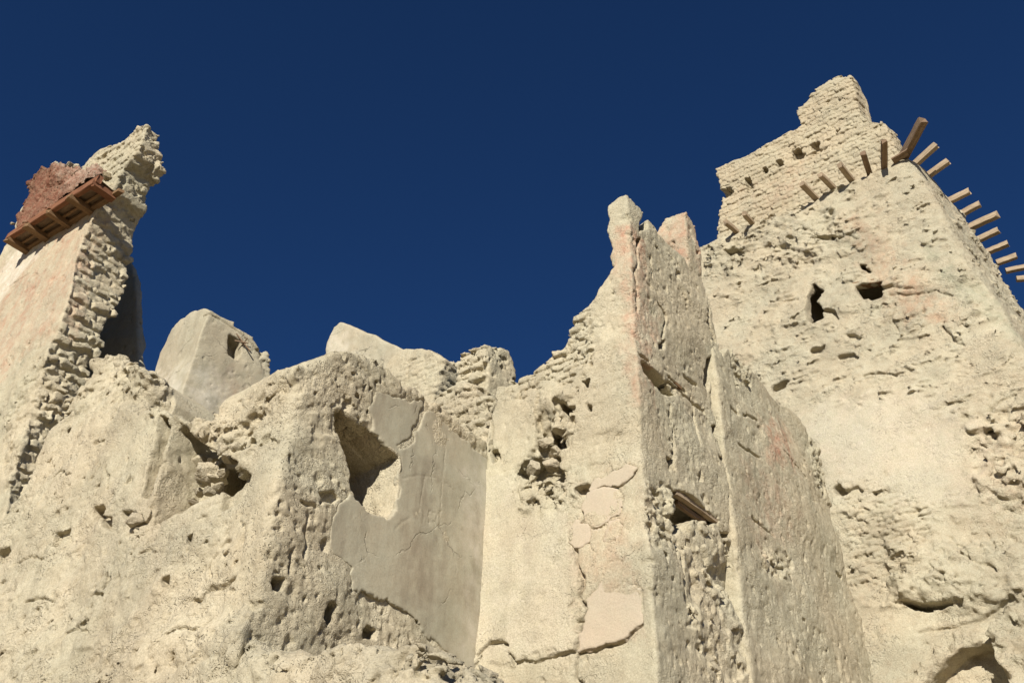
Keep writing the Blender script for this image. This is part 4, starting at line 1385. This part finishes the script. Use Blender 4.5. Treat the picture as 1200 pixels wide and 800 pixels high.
# ------------------------------------------------------------------ ground
def ground():
    xs = np.concatenate([-np.geomspace(4000, 60, 14), np.linspace(-50, 50, 101), np.geomspace(60, 4000, 14)])
    ys = np.concatenate([-np.geomspace(4000, 40, 14), np.linspace(-30, 60, 91), np.geomspace(70, 4000, 14)])
    X, Y = np.meshgrid(xs, ys, indexing='ij')
    r = Y + .05 * X
    z = 3.0 * sstep(1.5, 10, r) + 3.4 * sstep(9.5, 19, r) - 6.4 * sstep(45, 160, r)
    z = z - 1.0 * sstep(4, 60, -Y) + ns(X, Y, X * 0, 20, 3) * .12 * sstep(400, 60, np.hypot(X, Y))
    V = np.stack([X, Y, z], -1).reshape(-1, 3)
    ny = len(ys)
    i, j = np.meshgrid(np.arange(len(xs) - 1), np.arange(ny - 1), indexing='ij')
    g = (i * ny + j).ravel()
    F = np.stack([g, g + ny, g + ny + 1, g + 1], 1)
    o = link('ground', mesh_from('ground', V, F, EARTH, np.zeros((len(V), 4))), (0, 0, 0))
    o['kind'] = 'structure'


ground()

# ------------------------------------------------------------------ light
SUN_EL = math.radians(23)
sh = math.cos(math.radians(23)) * NL + math.sin(math.radians(23)) * -DL
sh = sh / np.linalg.norm(sh)
S = Vector((sh[0] * math.cos(SUN_EL), sh[1] * math.cos(SUN_EL), math.sin(SUN_EL)))
sun = bpy.data.lights.new('sun', 'SUN')
sun.energy = 5.0
sun.angle = math.radians(.53)
sun.color = (1.0, .945, .845)
so = bpy.data.objects.new('sun', sun)
so.rotation_euler = S.to_track_quat('Z', 'Y').to_euler()
so.location = (0, -20, 40)
COL.objects.link(so)
w = bpy.data.worlds.new('World')
SC.world = w
w.use_nodes = True
nt = w.node_tree
nt.nodes.clear()
sky = nt.nodes.new('ShaderNodeTexSky')
sky.sky_type = 'NISHITA'
sky.sun_disc = False
sky.sun_elevation = SUN_EL
sky.sun_rotation = math.atan2(S.x, S.y)
sky.altitude = 4500
sky.air_density = 1.0
sky.dust_density = 0.0
sky.ozone_density = 9.5
bg = nt.nodes.new('ShaderNodeBackground')
bg.inputs[1].default_value = .056
ow = nt.nodes.new('ShaderNodeOutputWorld')
hs = nt.nodes.new('ShaderNodeHueSaturation')
hs.inputs['Saturation'].default_value = 1.03
nt.links.new(sky.outputs[0], hs.inputs['Color'])
nt.links.new(hs.outputs[0], bg.inputs[0])
nt.links.new(bg.outputs[0], ow.inputs[0])

# ------------------------------------------------------------------ camera
cam = bpy.data.cameras.new('camera')
cam.sensor_width = 36
cam.sensor_fit = 'HORIZONTAL'
cam.lens = FPX / 1200 * 36
cam.clip_start = .1
cam.clip_end = 10000
co = bpy.data.objects.new('camera', cam)
co.location = tuple(CAM)
co.rotation_euler = (math.pi / 2 + PITCH, 0, 0)
COL.objects.link(co)
SC.camera = co
SC.view_settings.view_transform = 'Standard'
SC.view_settings.look = 'None'
SC.view_settings.exposure = 0.46
SC.view_settings.gamma = 1.0
print('built in', round(time.time() - T0, 1), 's')
